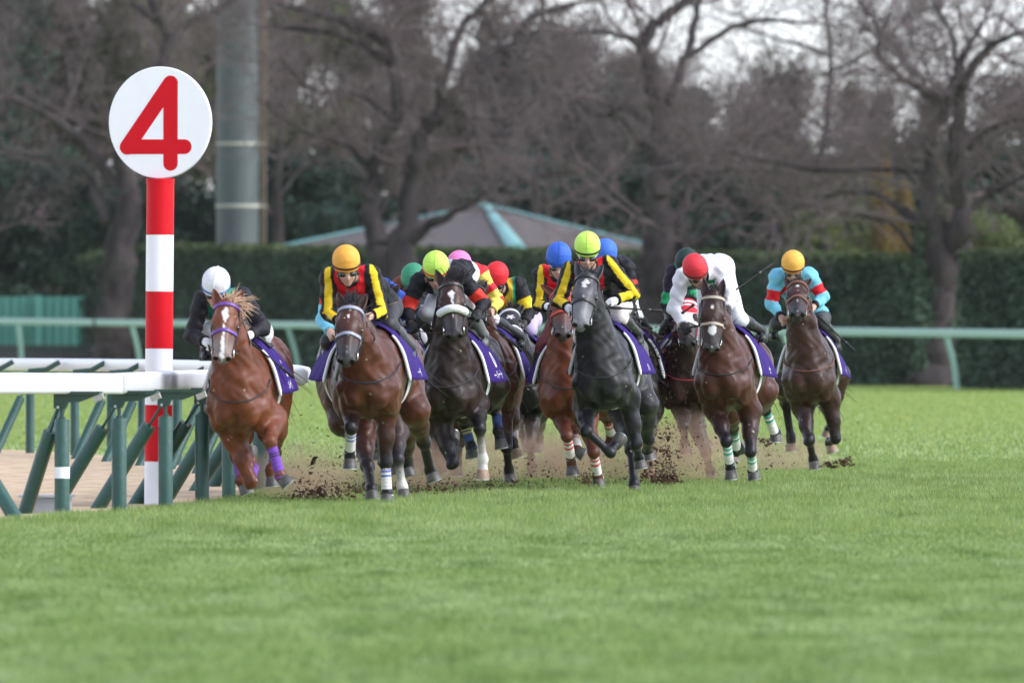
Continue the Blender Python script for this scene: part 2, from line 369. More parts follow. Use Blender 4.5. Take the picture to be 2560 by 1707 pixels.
# ------------------------------------------------------------------ leaf helper
def leaf_cloud(P0, size, rs, aspect=.55):
    n = len(P0); a = rs.normal(size=(n, 3)); a /= np.linalg.norm(a, axis=1)[:, None]; b = rs.normal(size=(n, 3)); b -= a * (a * b).sum(1)[:, None]
    b /= np.linalg.norm(b, axis=1)[:, None]; sz = (size * (.6 + .8 * rs.random(n)))[:, None]
    V = np.stack([P0 - a * sz, P0 + b * sz * aspect, P0 + a * sz, P0 - b * sz * aspect], 1).reshape(-1, 3)
    return V, np.arange(4 * n).reshape(-1, 4)
HEDGE = mat('hedge_leaf', rough=.7, spec=.2, attr=True, trans=.15)
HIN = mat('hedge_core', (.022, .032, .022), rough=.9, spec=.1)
def hedge(px0, px1, top0, top1, label, dep=1.3, dsc=1.0, n=60000):
    rs = np.random.default_rng(int(px0) + 5000)
    A = P(px0, 0, 1); B = P(px1, 0, 1)
    d0 = FPX * CAMH / (base_y(px0) - HOR) * dsc; d1 = FPX * CAMH / (base_y(px1) - HOR) * dsc
    a = P(px0, 815, d0); b = P(px1, 815, d1); h0 = P(0, top0, d0)[2]; h1 = P(0, top1, d1)[2]
    e = empty('hedge', (*((a + b) / 2)[:2], 0), label, 'hedge')
    t = (b - a); L = np.linalg.norm(t[:2]); t = t / L; t[2] = 0; nn = np.array([-t[1], t[0], 0])
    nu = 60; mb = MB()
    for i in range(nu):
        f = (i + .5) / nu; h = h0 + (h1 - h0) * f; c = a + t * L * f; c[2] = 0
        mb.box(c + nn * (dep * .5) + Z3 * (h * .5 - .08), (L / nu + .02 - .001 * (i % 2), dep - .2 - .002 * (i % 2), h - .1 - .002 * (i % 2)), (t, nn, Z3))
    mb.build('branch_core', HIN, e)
    u = rs.random(n); k = rs.random(n); h = h0 + (h1 - h0) * u
    wav = .035 * np.sin(u * L * 1.1) * np.sin(u * L * .37) + .02 * np.sin(u * L * 3.1 + 1)
    front = k < .62; top = (k >= .62) & (k < .85); P0 = np.zeros((n, 3)); z = rs.random(n) * h
    lump = .09 * np.sin(u * L * 2.3 + z * 1.9) * np.sin(z * 2.7 + u * L * .8)
    yy = np.where(front, rs.normal(0, .06, n) + lump, np.where(top, rs.random(n) * dep, rs.random(n) * dep))
    zz = np.where(front, z, np.where(top, h - .06 + wav + rs.normal(0, .045, n), z)); uu = np.where(front | top, u * L, np.where(rs.random(n) < .5, 0, L) + rs.normal(0, .06, n))
    P0 = a[None, :] * np.array([1, 1, 0]) + t[None, :] * uu[:, None] + nn[None, :] * yy[:, None] + Z3 * zz[:, None]
    V, F = leaf_cloud(P0, .085, rs)
    br = (.55 + .9 * rs.random(n)) * (1 + .25 * np.sin(uu * .7) * np.sin(zz * 1.3 + uu * .4)); top_blend = np.clip((zz - h + .35) / .4, 0, 1)  # leaf colour blends to a yellower green towards the hedge top
    c = np.array([.066, .100, .070])[None, :] * br[:, None] * (1 - top_blend[:, None]) + np.array([.062, .082, .030])[None, :] * (br * top_blend)[:, None]
    mesh_obj('foliage', V, F, HEDGE, e, smooth='no', cols=np.repeat(c, 4, 0))
hedge(205, 345, 640, 612, 'short end of clipped hedge behind the leaning trunk at the far left', n=9000, dsc=1.02)
hedge(345, 2290, 612, 640, 'long clipped dark green hedge behind the horses', n=80000)
hedge(2405, 2900, 628, 622, 'clipped hedge end at the right edge beyond the bare tree', n=26000, dsc=.985)
# green corrugated fence, low wall
fe = empty('corrugated_fence', (*P(100, 0, 400)[:2], 0), 'teal corrugated metal fence at the far left', 'fence')
FT = mat('fence_teal', (.085, .28, .235), rough=.5, noise=.1)
mb = MB(); d = 405; n = 150; x0 = P(-300, 0, d)[0]; x1 = P(214, 0, d)[0]; zt_ = P(0, 742, d)[2]; zb_ = P(0, 866, d)[2]
prof = []
for i in range(n * 4 + 1):
    x = x0 + (x1 - x0) * i / (n * 4); k = (x / .3) % 1; y = .0 if k < .4 else (.07 if .5 < k < .9 else .035); prof.append((x, y))
for x, y in prof: mb.v += [(x, d + y, zb_), (x, d + y, zt_), (x, d + y + .02, zb_), (x, d + y + .02, zt_)]
for i in range(len(prof) - 1):
    q = i * 4; mb.f += [[q, q + 4, q + 5, q + 1], [q + 2, q + 3, q + 7, q + 6], [q + 1, q + 5, q + 7, q + 3]]
mb.build('sheet', FT, fe)
for px in (95, -60):
    mb = MB(); c = P(px, 804, d - .08); mb.box(c, (.22, .1, zt_ - zb_ + .1)); mb.build('post', mat('fence_post', (.11, .33, .28), rough=.5), fe)
wl = MB(); c = P(-40, 0, 399); zz = zb_; wl.box((c[0], 399.4, zz / 2 + .0), (9.4, .3, zz)); wl.box((c[0], 399.4, zz + .02), (9.5, .4, .06)); o = wl.build('low_wall', mat('concrete_dark', (.07, .075, .075), rough=.9, noise=.25, nscale=2)); tag(o, 'low dark grey concrete wall under the teal fence', 'wall')
# ------------------------------------------------------------------ lighting mast
d = 386; s = d / FPX; x = P(594, 0, d)[0]; mast = empty('lighting_mast', (x, d, 0), 'thick grey green steel mast with a ladder behind the hedge', 'mast')
MG = mat('mast_paint', (.072, .090, .094), rough=.55, noise=.3, nscale=1.2, stretch=(1, 1, .3))
mb = MB(); mb.tube([(x, d, 0), (x, d, 9), (x, d, 22)], [54 * s, 52 * s, 47 * s], 40); mb.build('shaft', MG, mast, smooth=True)
for py in (360, 515, -20):
    mb = MB(); z = P(0, py, d)[2]; mb.tube([(x, d, z - .045), (x, d, z + .045)], 55.5 * s, 40); mb.box((x + 62 * s, d - .1, z), (.3, .06, .08)); mb.build('collar', mat('collar', (.42, .40, .34), rough=.6), mast)
mb = MB()
for dx in (60, 69): mb.tube([(x + dx * s, d - .1, 0), (x + dx * s, d - .1, 22)], .035, 6)
for i in range(60): mb.tube([(x + 60 * s, d - .1, .2 + i * .36), (x + 69 * s, d - .1, .2 + i * .36)], .018, 5)
mb.build('ladder', mat('ladder_rust', (.16, .12, .09), rough=.8), mast)
# ------------------------------------------------------------------ pavilion roof behind the hedge
ho = empty('pavilion', (*P(1210, 0, 402)[:2], 0), 'pavilion with low brown hipped roof and turquoise ridge caps behind the hedge', 'building')
A = P(1212, 512, 402); Cn = P(1292, 622, 388); L_ = P(700, 618, 400); Rr = P(1610, 612, 400); Bk = L_ + Rr - Cn
th = .15
mb = MB(); mb.v = [A, Cn, L_, Rr, Bk] + [p - Z3 * th for p in (Cn, L_, Rr, Bk)]
mb.f = [[0, 2, 1], [0, 1, 3], [0, 4, 2], [0, 3, 4], [1, 2, 6, 5], [3, 1, 5, 7], [2, 4, 8, 6], [4, 3, 7, 8], [5, 6, 8, 7]]
mb.build('roof', mat('roof_tile', (.072, .060, .060), rough=.9, col2=(.095, .075, .070), nscale=.8, stretch=(1, 1, 5), noise=.1, bump=.4, bscale=6), ho)
TQ = mat('turquoise', (.17, .38, .37), rough=.6, noise=.12, nscale=2)
for e_, r0, r1 in ((Cn, .13, .34), (L_, .08, .1), (Rr, .08, .1), (Bk, .08, .08)):
    mb = MB(); mb.tube([A + Z3 * .03, e_ + Z3 * .03], [r0, r1], 8, flat=.5, up=Z3); mb.build('ridge_cap', TQ, ho, smooth=True)
for q, w_ in ((L_ + (Cn - L_) * .5, L_), ):
    pass
mb = MB(); c = (Cn + L_ + Rr + Bk) / 4; hh = Cn[2] - th; q = [c + (p - c) * .8 for p in (Cn, L_, Bk, Rr)]
for p in q: mb.v.append(np.array([p[0], p[1], 0]))
for p in q: mb.v.append(np.array([p[0], p[1], hh]))
for i in range(4): mb.f.append([i, (i + 1) % 4, 4 + (i + 1) % 4, 4 + i])
mb.build('wall', mat('pavilion_wall', (.25, .23, .2), rough=.9), ho)
# ------------------------------------------------------------------ bare cherry trees
BARK = mat('bark', (.075, .062, .062), rough=.95, spec=.1, col2=(.030, .025, .027), nscale=1.6, stretch=(1, 1, .45), bump=.8, bscale=6)
TWIG = mat('twig', (.150, .114, .118), rough=.9, spec=.1, noise=.2, nscale=.8)
def bare_tree(base, limbs, d, label, seed, twig_from=640, dens=1.0, ddepth=3.0, group='bare cherry trees along the hedge', twl=1.0, kinds=BARK):
    """limbs: polylines of (px, py, width px) at distance d; the first is the trunk"""
    rs = random.Random(seed); nr = np.random.default_rng(seed)
    e = empty('cherry_tree', (*G(base[0], base[1])[:2], 0), label, 'tree', group); s = d / FPX
    e.location = (float(P(base[0], 0, d)[0]), d, 0)
    e.matrix_world = Matrix.Translation(e.location)
    tb, cr = MB(), MB(); roots = []
    for li, lb in enumerate(limbs):
        off = 0 if li == 0 else rs.uniform(-1, 1) * ddepth; pts = []
        m = len(lb)
        for i, (px, py, wd) in enumerate(lb):
            z = P(px, py, d); y = d + off * (i / (m - 1)) ** 1.2; pts.append((z[0], y, max(z[2], -.05), wd * s / 2 * (.60 if py < 560 else .84)))
        q = spline(pts, 5); q[:, :3] += nr.normal(0, .05, (len(q), 3)) * np.clip(q[:, 3:4] * 6, 0, 1.5)
        q[:, 3] *= 1 + nr.normal(0, .05, len(q))
        (tb).tube(q[:, :3], np.maximum(q[:, 3], .01), 12 if li < 3 else 8); roots.append(q)
    segs = []
    def grow(p, dr, L, r, lev):
        n = 5 if lev < 2 else 3; pts = [p]; dcur = dr
        for i in range(n):
            dcur = dcur + np.array([nr.normal(0, .16), nr.normal(0, .16), nr.normal(0.0, .14) + (.05 if lev < 2 else -.03)]); dcur /= np.linalg.norm(dcur)
            pts.append(pts[-1] + dcur * L / n)
        segs.append((pts, r, lev))
        if lev >= 3: return
        k = {0: 7, 1: 6, 2: 3}[lev]; k = int(k * (.7 + .6 * rs.random()))
        for j in range(k):
            f = rs.uniform(.25, 1.0); i = min(int(f * n), n - 1); q = pts[i] + (pts[i + 1] - pts[i]) * (f * n - i)
            t = pts[i + 1] - pts[i]; t /= np.linalg.norm(t); v = nr.normal(size=3); v -= t * v.dot(t); v /= np.linalg.norm(v); v[1] *= .6
            nd = t * rs.uniform(.5, 1.0) + v * rs.uniform(.5, .95); nd /= np.linalg.norm(nd)
            grow(q, nd, L * rs.uniform(.38, .68), r * .5, lev + 1)
    for li, q in enumerate(roots):
        Ltot = np.linalg.norm(np.diff(q[:, :3], axis=0), axis=1).sum()
        ztw = P(0, twig_from, d)[2]
        nb = max(1, int(Ltot * .62 * dens))
        for j in range(nb):
            i = rs.randrange(len(q) // 5, len(q) - 1); p = q[i, :3]
            if p[2] < ztw: continue
            t = q[min(i + 1, len(q) - 1), :3] - q[i, :3]; t /= np.linalg.norm(t) + 1e-9
            a = rs.uniform(-1, 1) * 1.0; v = np.array([rs.choice([-1, 1]) * rs.uniform(.4, 1), rs.uniform(-.7, .7), rs.uniform(-.25, .8)]); v /= np.linalg.norm(v)
            dr = t * .45 + v; dr /= np.linalg.norm(dr); grow(p, dr, rs.uniform(1.8, 4.2) * twl, min(.055, max(.02, q[i, 3] * .35)), 0)
        p = q[-1, :3]; t = q[-1, :3] - q[-2, :3]; t /= np.linalg.norm(t)
        for j in range(2): grow(p, (t + nr.normal(0, .25, 3)) / 1.1, rs.uniform(1.8, 3) * twl, max(.02, q[-1, 3] * .7), 0)
    Vs, Fs, n0 = [], [], 0
    for pts, r, lev in segs:
        k = 3 if lev > 0 else 5; q = np.array(pts); m = len(q); t = q[-1] - q[0]; t /= np.linalg.norm(t) + 1e-9
        a = np.cross(t, [0.3, .9, .2]); a /= np.linalg.norm(a); b = np.cross(t, a); th = np.arange(k) * 2 * math.pi / k
        ring = np.cos(th)[:, None] * a + np.sin(th)[:, None] * b; rad = np.maximum(r * np.linspace(1, .35, m), .0065)
        Vs.append((q[:, None, :] + ring[None] * rad[:, None, None]).reshape(-1, 3))
        i = np.arange(m - 1)[:, None] * k; j = np.arange(k)[None]; jn = (j + 1) % k
        Fs.append((np.stack([i + j, i + jn, i + jn + k, i + j + k], -1) + n0).reshape(-1, 4)); n0 += m * k
    tb.build('trunk', kinds, e, smooth=True)
    if Vs: mesh_obj('crown', np.vstack(Vs), np.vstack(Fs), TWIG, e)
    return e
bare_tree((285, 880), [
    [(283, 905, 150), (285, 860, 110), (288, 760, 100), (300, 620, 96), (322, 480, 90), (300, 380, 78), (330, 280, 60), (420, 130, 50), (390, 30, 40), (330, -120, 34)],
    [(420, 130, 40), (470, 60, 34), (560, 20, 28), (640, -60, 20)], [(290, 470, 55), (180, 330, 38), (60, 260, 22), (-60, 250, 14)],
    [(260, 560, 40), (210, 430, 30), (110, 400, 20), (0, 380, 12)], [(400, 60, 30), (340, 10, 26), (300, -60, 22)], [(310, 420, 40), (400, 330, 24), (500, 300, 14)]],
    372, 'bare tree with thick pale trunk left of the striped marker post', 11, dens=1.3)
bare_tree((1000, 930), [
    [(985, 942, 150), (990, 800, 120), (1000, 650, 100), (1018, 520, 88), (1035, 420, 80), (1075, 310, 70), (1090, 290, 60), (1180, 190, 50), (1290, 100, 40), (1330, 45, 34), (1440, 10, 22)],
    [(935, 800, 80), (950, 700, 76), (945, 600, 70), (925, 480, 62), (945, 380, 55), (990, 300, 60), (990, 180, 50), (965, 110, 46), (890, 70, 36), (780, 30, 26), (690, 10, 18)],
    [(1090, 300, 44), (1130, 130, 38), (1160, 60, 34), (1240, -20, 30)], [(990, 170, 34), (850, 90, 24), (720, 70, 20), (680, 60, 12)],
    [(1000, 310, 24), (880, 230, 18), (790, 230, 14), (700, 150, 9)], [(1010, 620, 40), (1090, 560, 30), (1160, 520, 20), (1210, 480, 10)],
    [(1250, 515, 14), (1215, 430, 16), (1190, 340, 12), (1180, 300, 8)], [(950, 440, 26), (860, 360, 18), (760, 330, 14), (650, 250, 8)],
    [(1090, 270, 30), (1250, 290, 24), (1380, 230, 14), (1500, 200, 8)]],
    345, 'bare tree with two dark trunks in front of the pavilion roof', 12, dens=1.35)
bare_tree((1640, 955), [
    [(1640, 975, 190), (1640, 900, 150), (1640, 760, 130), (1645, 640, 118), (1650, 520, 100), (1640, 400, 86), (1645, 300, 80), (1635, 200, 70), (1612, 110, 62), (1660, 45, 46), (1750, -20, 34)],
    [(1690, 640, 46), (1760, 590, 34), (1850, 550, 28), (1900, 520, 22), (1880, 470, 16), (1865, 440, 10)],
    [(1680, 600, 60), (1705, 520, 50), (1750, 440, 36), (1840, 350, 22), (1960, 330, 12)], [(1610, 300, 30), (1560, 270, 26), (1500, 290, 16), (1440, 250, 10)],
    [(1670, 260, 36), (1720, 130, 36), (1740, 40, 30), (1770, -90, 22)], [(1690, 440, 24), (1780, 430, 20), (1860, 425, 14), (1980, 440, 8)],
    [(1610, 370, 24), (1540, 280, 18), (1490, 250, 12)], [(1720, 140, 24), (1860, 60, 22), (2000, 60, 12)], [(1610, 110, 24), (1530, 85, 22), (1440, 85, 12)],
    [(1700, 540, 22), (1780, 480, 20), (1830, 430, 12)]],
    316, 'large bare tree with forked dark trunk between the grey horse and the white jacketed rider', 13, dens=1.6)
bare_tree((2345, 960), [
    [(2345, 978, 160), (2348, 900, 110), (2352, 780, 92), (2345, 640, 125), (2330, 540, 95), (2322, 430, 62), (2330, 340, 52), (2370, 260, 48), (2392, 190, 40), (2420, 120, 26), (2460, 60, 18)],
    [(2370, 700, 80), (2395, 600, 86), (2400, 520, 74), (2385, 380, 70), (2395, 260, 56), (2400, 220, 44), (2450, 130, 26), (2540, 90, 16)],
    [(2290, 560, 36), (2220, 500, 26), (2130, 480, 18), (2060, 490, 12)], [(2310, 430, 20), (2200, 425, 18), (2050, 425, 16), (1900, 400, 12), (1830, 380, 8)],
    [(2350, 260, 36), (2270, 200, 28), (2200, 140, 24), (2210, 80, 18), (2240, 10, 12)], [(2400, 540, 40), (2480, 480, 26), (2570, 440, 20), (2680, 380, 14)],
    [(2410, 380, 30), (2480, 320, 22), (2580, 300, 16), (2680, 310, 8)], [(2300, 660, 16), (2230, 560, 14), (2100, 530, 10)], [(2200, 130, 20), (2190, 60, 16), (2150, 0, 12)], [(2390, 200, 20), (2380, 90, 18), (2330, 10, 12)]],
    298, 'broad bare tree with twin gnarled trunk at the right edge of the hedge', 14, dens=1.9)
for i, (px, d, sd_, lab) in enumerate(((-75, 402, 21, 'thin bare tree above the teal corrugated fence'), (700, 418, 22, 'bare tree behind the hedge just right of the mast'),
        (1350, 424, 23, 'bare tree behind the right slope of the pavilion roof'), (2060, 415, 24, 'bare tree behind the hedge between the two large trunks'), (2620, 400, 25, 'bare tree behind the right end of the hedge'))):
    rs = random.Random(sd_); k = FPX / d; lim = [[(px, 935, 60), (px + 8, 700, 44), (px - 10, 450, 34), (px + 15, 200, 26), (px + 5, -60, 18)]]
    for j in range(8):
        y0 = rs.uniform(120, 560); sgn = rs.choice([-1, 1]); x1 = px + sgn * rs.uniform(80, 160); x2 = x1 + sgn * rs.uniform(60, 150)
        lim.append([(px, y0, 22), (x1, y0 - rs.uniform(30, 120), 14), (x2, y0 - rs.uniform(60, 260), 8)])
    bare_tree((px, 935), lim, d, lab, sd_, group='thin bare trees behind the hedge', dens=1.2, twl=1.1)
# ------------------------------------------------------------------ evergreen belt behind
EVG = mat('evergreen_leaf', rough=.75, spec=.15, attr=True, trans=.2)
def crown_mesh(seed, cols, n=9000, spread=3.4, h=9.0, gap=.5, leaf=.17):
    rs = np.random.default_rng(seed); nc = 34; cen = []
    for i in range(nc):
        a = rs.random() * 2 * math.pi; zz = rs.random() ** .8; rr = spread * (1 - .65 * zz ** 1.6) * rs.random() ** .5
        cen.append((math.cos(a) * rr, math.sin(a) * rr, 1.0 + zz * (h - 1.2), .7 + .9 * rs.random(), rs.random()))
    cen = np.array(cen); idx = rs.integers(0, nc, n); dv = rs.normal(size=(n, 3)); dv /= np.linalg.norm(dv, axis=1)[:, None]
    P0 = cen[idx, :3] + dv * (cen[idx, 3] * (gap + (1 - gap) * rs.random(n)))[:, None] * np.array([1, 1, .75])
    V, F = leaf_cloud(P0, leaf, rs); base = np.array(cols[0])[None] * (1 - cen[idx, 4:5]) + np.array(cols[1])[None] * cen[idx, 4:5]
    c = base * (.6 + .8 * rs.random(n))[:, None]
    me = mesh_obj('crown', V, F, EVG, None, smooth='no', cols=np.repeat(c, 4, 0)); return me
protos = {}
PAL = {'dark': ((.015, .030, .024), (.040, .068, .048)), 'blue': ((.032, .058, .050), (.062, .098, .082)), 'olive': ((.055, .072, .032), (.11, .115, .055)), 'brown': ((.060, .050, .040), (.105, .085, .068)), 'gold': ((.26, .17, .05), (.20, .15, .06)), 'light': ((.09, .12, .045), (.13, .15, .06))}
def leafy(px, d, h, spread, kind, label, seed, n=9000, group='leafy trees behind the hedge', name='evergreen_tree'):
    rs = random.Random(seed); x = P(px, 0, d)[0]; e = empty(name, (x, d, 0), label, 'tree', group)
    key = (kind, seed % 3)
    if key not in protos:
        o = crown_mesh(seed, PAL[kind], n=11000 if kind != 'brown' else 9000, gap=.25 if kind in ('brown', 'olive') else .55, leaf=.11 if kind == 'brown' else .16); protos[key] = o
        tbm = MB(); tbm.tube([(0, 0, -.05), (.1, 0, 2), (0, .1, 5), (.1, 0, 7.5)], [.28, .22, .14, .05], 8)
        for j in range(7):
            a = rs.random() * 6.28; z = rs.uniform(1.6, 6); tbm.tube([(0.05, .03, z), (math.cos(a) * 1.2, math.sin(a) * 1.2, z + .9), (math.cos(a) * 2.2, math.sin(a) * 2.2, z + 1.5)], [.09, .05, .02], 5)
        t = tbm.build('trunk', BARK, None, smooth=True); protos[key + ('t',)] = t
    else:
        o = protos[key].copy(); SC.collection.objects.link(o); t = protos[key + ('t',)].copy(); SC.collection.objects.link(t)
    for q in (o, t): q.parent = e; q.matrix_parent_inverse = Matrix.Identity(4)
    e.scale = (spread / 3.4, spread / 3.4, h / 9.0); e.rotation_euler = (0, 0, rs.random() * 6.28)
    return e
rs = random.Random(5)
pos = ['far left edge', 'left of the striped marker post', 'behind the striped marker board', 'left of the mast', 'just right of the mast', 'above the left slope of the pavilion', 'above the pavilion ridge',
       'above the right slope of the pavilion', 'left of the forked trunk', 'right of the forked trunk', 'above the white jacketed rider', 'above the rider at the right', 'left of the twin gnarled trunk', 'behind the twin gnarled trunk', 'right edge of the picture']
k = 0
for row, (d, hmul) in enumerate(((440, .82), (480, 1.0), (530, 1.32))):
    for i in range(15):
        px = -60 + i * 190 + rs.uniform(-40, 40) + row * 60; hgt = (16.0 if px < 1150 else 12.4 if px < 1500 else 10.6) * hmul * rs.uniform(.86, 1.08)
        if row == 0: kind = 'dark' if px < 1500 or i % 3 == 0 else ('blue' if px < 1700 else rs.choice(['olive', 'dark', 'brown'])); hgt = rs.uniform(6.0, 8.2) if px > 500 else rs.uniform(6.5, 8.5)
        elif row == 1: kind = rs.choice(['olive', 'dark', 'dark', 'brown']) if px > 1100 else rs.choice(['olive', 'dark', 'brown'])
        else: kind = 'brown' if px > 1100 else rs.choice(['olive', 'brown'])
        if row == 0 and 900 < px < 1560 and i % 2: kind = 'blue'
        word = {'dark': 'dark green', 'blue': 'blue green', 'olive': 'olive green', 'brown': 'brownish'}[kind]
        leafy(px, d + rs.uniform(-8, 8), hgt, rs.uniform(2.9, 3.9) * (1.0 if row else .95), kind, f"{word} {['low bushy', 'tall', 'tallest far'][row]} tree {pos[i]}", 100 + k); k += 1
for px, py, h, sp, kind, lab in ((2210, 400, 2.3, .55, 'gold', 'small golden leafed tree behind the hedge left of the twin trunk'), (2260, 500, 2.0, .55, 'gold', 'low orange leafed shrub just left of the twin trunk'),
                             (2480, 570, 3.6, 2.4, 'light', 'bright green shrub above the hedge at the right'), (2050, 560, 4.0, 1.8, 'light', 'light green shrub above the hedge behind the rider at the right'), (830, 540, 4.9, 1.6, 'blue', 'grey green shrub left of the double trunk')):
    d = 416 if px != 830 else 424; z = P(0, py, d)[2]; leafy(px, d, max(h, z * 1.05), sp, kind, lab, 300 + px, group='shrubs showing over the hedge', name='shrub')
# ------------------------------------------------------------------ implicit-surface modelling: bodies are grown as one smooth skin
def nrm(v): v = np.asarray(v, float); return v / (np.linalg.norm(v) + 1e-9)
class Cap:
    def __init__(s, a, b, ra, rb=None, ca=0, cb=None, reg=0, k=None):
        s.a = np.array(a, np.float32); s.b = np.array(b, np.float32); s.ra = ra; s.rb = ra if rb is None else rb
        s.ca = ca; s.cb = ca if cb is None else cb; s.reg = reg; s.k = k; r = max(s.ra, s.rb)
        s.lo = np.minimum(s.a, s.b) - r; s.hi = np.maximum(s.a, s.b) + r
    def t(s, p):
        ab = s.b - s.a; return np.clip(((p - s.a) @ ab) / (ab @ ab + 1e-9), 0, 1)
    def d(s, p):
        ab = s.b - s.a; t = s.t(p); q = p - s.a - t[..., None] * ab
        return np.sqrt((q * q).sum(-1)) - (s.ra + (s.rb - s.ra) * t)
class Ell:
    def __init__(s, c, r, A=None, ca=0, reg=0, k=None):
        s.c = np.array(c, np.float32); s.r = np.array(r, np.float32); s.A = np.eye(3, dtype=np.float32) if A is None else np.array([nrm(x) for x in A], np.float32)
        s.ca = s.cb = ca; s.reg = reg; s.k = k; e = np.abs(s.A.T) @ s.r; s.lo = s.c - e; s.hi = s.c + e
    def t(s, p): return np.zeros(p.shape[:-1], np.float32)
    def d(s, p):
        q = (p - s.c) @ s.A.T; k0 = np.sqrt(((q / s.r) ** 2).sum(-1)); k1 = np.sqrt(((q / s.r ** 2) ** 2).sum(-1)) + 1e-6
        return k0 * (k0 - 1) / k1
def smin(a, b, k):
    h = np.clip(.5 + .5 * (b - a) / k, 0, 1); return b + (a - b) * h - k * h * (1 - h)
class Field:
    """groups: list of lists of primitives; group 0 is the body, the others blend with it but not with each other"""
    def __init__(s, groups, vox, k, cut=()):
        s.groups = groups; s.vox = vox; allp = [p for g in groups for p in g]; pad = .05
        s.lo = np.min([p.lo for p in allp], 0) - pad; hi = np.max([p.hi for p in allp], 0) + pad
        s.n = np.ceil((hi - s.lo) / vox).astype(int) + 1; fields = []
        for gi, g in enumerate(groups):
            D = np.full(s.n, .6, np.float32)
            for p in g: s.add(D, p, p.k or k)
            fields.append(D)
        B = fields[0]; out = B.copy()
        for D in fields[1:]: out = np.minimum(out, smin(B, D, k * 1.0))
        for p in cut:
            sl, pts = s.block(p, .02)
            out[sl] = np.maximum(out[sl], -p.d(pts))
        s.D = out
    def block(s, p, pad):
        a = np.maximum(np.floor((p.lo - pad - s.lo) / s.vox).astype(int), 0); b = np.minimum(np.ceil((p.hi + pad - s.lo) / s.vox).astype(int) + 1, s.n)
        g = [np.arange(a[i], b[i], dtype=np.float32) * s.vox + np.float32(s.lo[i]) for i in range(3)]
        X = np.stack(np.meshgrid(*g, indexing='ij'), -1); return tuple(slice(a[i], b[i]) for i in range(3)), X
    def add(s, D, p, k):
        sl, X = s.block(p, max(.06, k * 1.1)); D[sl] = smin(D[sl], p.d(X), k)
    def sample(s, P0):
        q = (np.asarray(P0) - s.lo) / s.vox; q = np.clip(q, 0, s.n - 1.001); i = q.astype(int); f = q - i; out = 0
        for dx in (0, 1):
            for dy in (0, 1):
                for dz in (0, 1):
                    w_ = (f[..., 0] if dx else 1 - f[..., 0]) * (f[..., 1] if dy else 1 - f[..., 1]) * (f[..., 2] if dz else 1 - f[..., 2])
                    out = out + w_ * s.D[i[..., 0] + dx, i[..., 1] + dy, i[..., 2] + dz]
        return out
    def ray_out(s, c, d, off=.0, maxr=.6, last=False):
        """from inside point c along direction d: the point where the skin is left"""
        r = np.arange(0, maxr, .006); P0 = np.asarray(c)[None] + nrm(d)[None] * r[:, None]; v = s.sample(P0)
        idx = np.where((v[:-1] < 0) & (v[1:] >= 0))[0]
        if len(idx) == 0: return np.asarray(c) + nrm(d) * (off + .01)
        i = idx[-1] if last else idx[0]; t = r[i] + .006 * (-v[i]) / (v[i + 1] - v[i] + 1e-9); return np.asarray(c) + nrm(d) * (t + off)
    def mesh(s):
        D = s.D; ins = D < 0; n = D.shape
        c = [ins[dx:n[0]-1+dx, dy:n[1]-1+dy, dz:n[2]-1+dz] for dx in (0, 1) for dy in (0, 1) for dz in (0, 1)]
        cnt = sum(x.astype(np.int8) for x in c); act = (cnt > 0) & (cnt < 8); I = np.argwhere(act); idx = -np.ones(act.shape, np.int64); idx[act] = np.arange(len(I))
        acc = np.zeros((len(I), 3)); num = np.zeros(len(I))
        off = np.array([(dx, dy, dz) for dx in (0, 1) for dy in (0, 1) for dz in (0, 1)])
        vals = np.stack([D[I[:, 0] + o[0], I[:, 1] + o[1], I[:, 2] + o[2]] for o in off], 1)
        for i in range(8):
            for j in range(i + 1, 8):
                if np.abs(off[i] - off[j]).sum() != 1: continue
                a, b = vals[:, i], vals[:, j]; m = (a < 0) != (b < 0); t = np.where(m, a / np.where(m, a - b, 1), 0)
                acc += m[:, None] * (off[i] + (off[j] - off[i]) * t[:, None]); num += m
        V = (I + acc / num[:, None]) * s.vox + s.lo; F = []
        for ax in range(3):
            o = [0, 0, 0]; o[ax] = 1; A = ins[:n[0]-o[0], :n[1]-o[1], :n[2]-o[2]]; B = ins[o[0]:, o[1]:, o[2]:]
            E = np.argwhere(A != B); u, v = [(1, 2), (2, 0), (0, 1)][ax]
            E = E[(E[:, u] > 0) & (E[:, v] > 0) & (E[:, 0] < n[0]-1) & (E[:, 1] < n[1]-1) & (E[:, 2] < n[2]-1)]
            fl = A[E[:, 0], E[:, 1], E[:, 2]]; q = []
            for du, dv in ((-1, -1), (0, -1), (0, 0), (-1, 0)):
                e = E.copy(); e[:, u] += du; e[:, v] += dv; q.append(idx[e[:, 0], e[:, 1], e[:, 2]])
            q = np.stack(q, 1); q[~fl] = q[~fl][:, ::-1]; F.append(q)
        F = np.vstack(F); F = F[(F >= 0).all(1)]
        # pull the vertices onto the zero level
        e = s.vox * .7
        for _ in range(2):
            g_ = np.stack([s.sample(V + e * X3) - s.sample(V - e * X3), s.sample(V + e * Y3) - s.sample(V - e * Y3), s.sample(V + e * Z3) - s.sample(V - e * Z3)], 1) / (2 * e)
            g_ /= np.maximum((g_ ** 2).sum(1), .25)[:, None]; V = V - g_ * np.clip(s.sample(V), -s.vox, s.vox)[:, None] * .8
        s.V = V; s.F = F
        g_ = np.stack([s.sample(V + e * X3) - s.sample(V - e * X3), s.sample(V + e * Y3) - s.sample(V - e * Y3), s.sample(V + e * Z3) - s.sample(V - e * Z3)], 1)
        s.N = g_ / (np.linalg.norm(g_, axis=1)[:, None] + 1e-9); return V, F
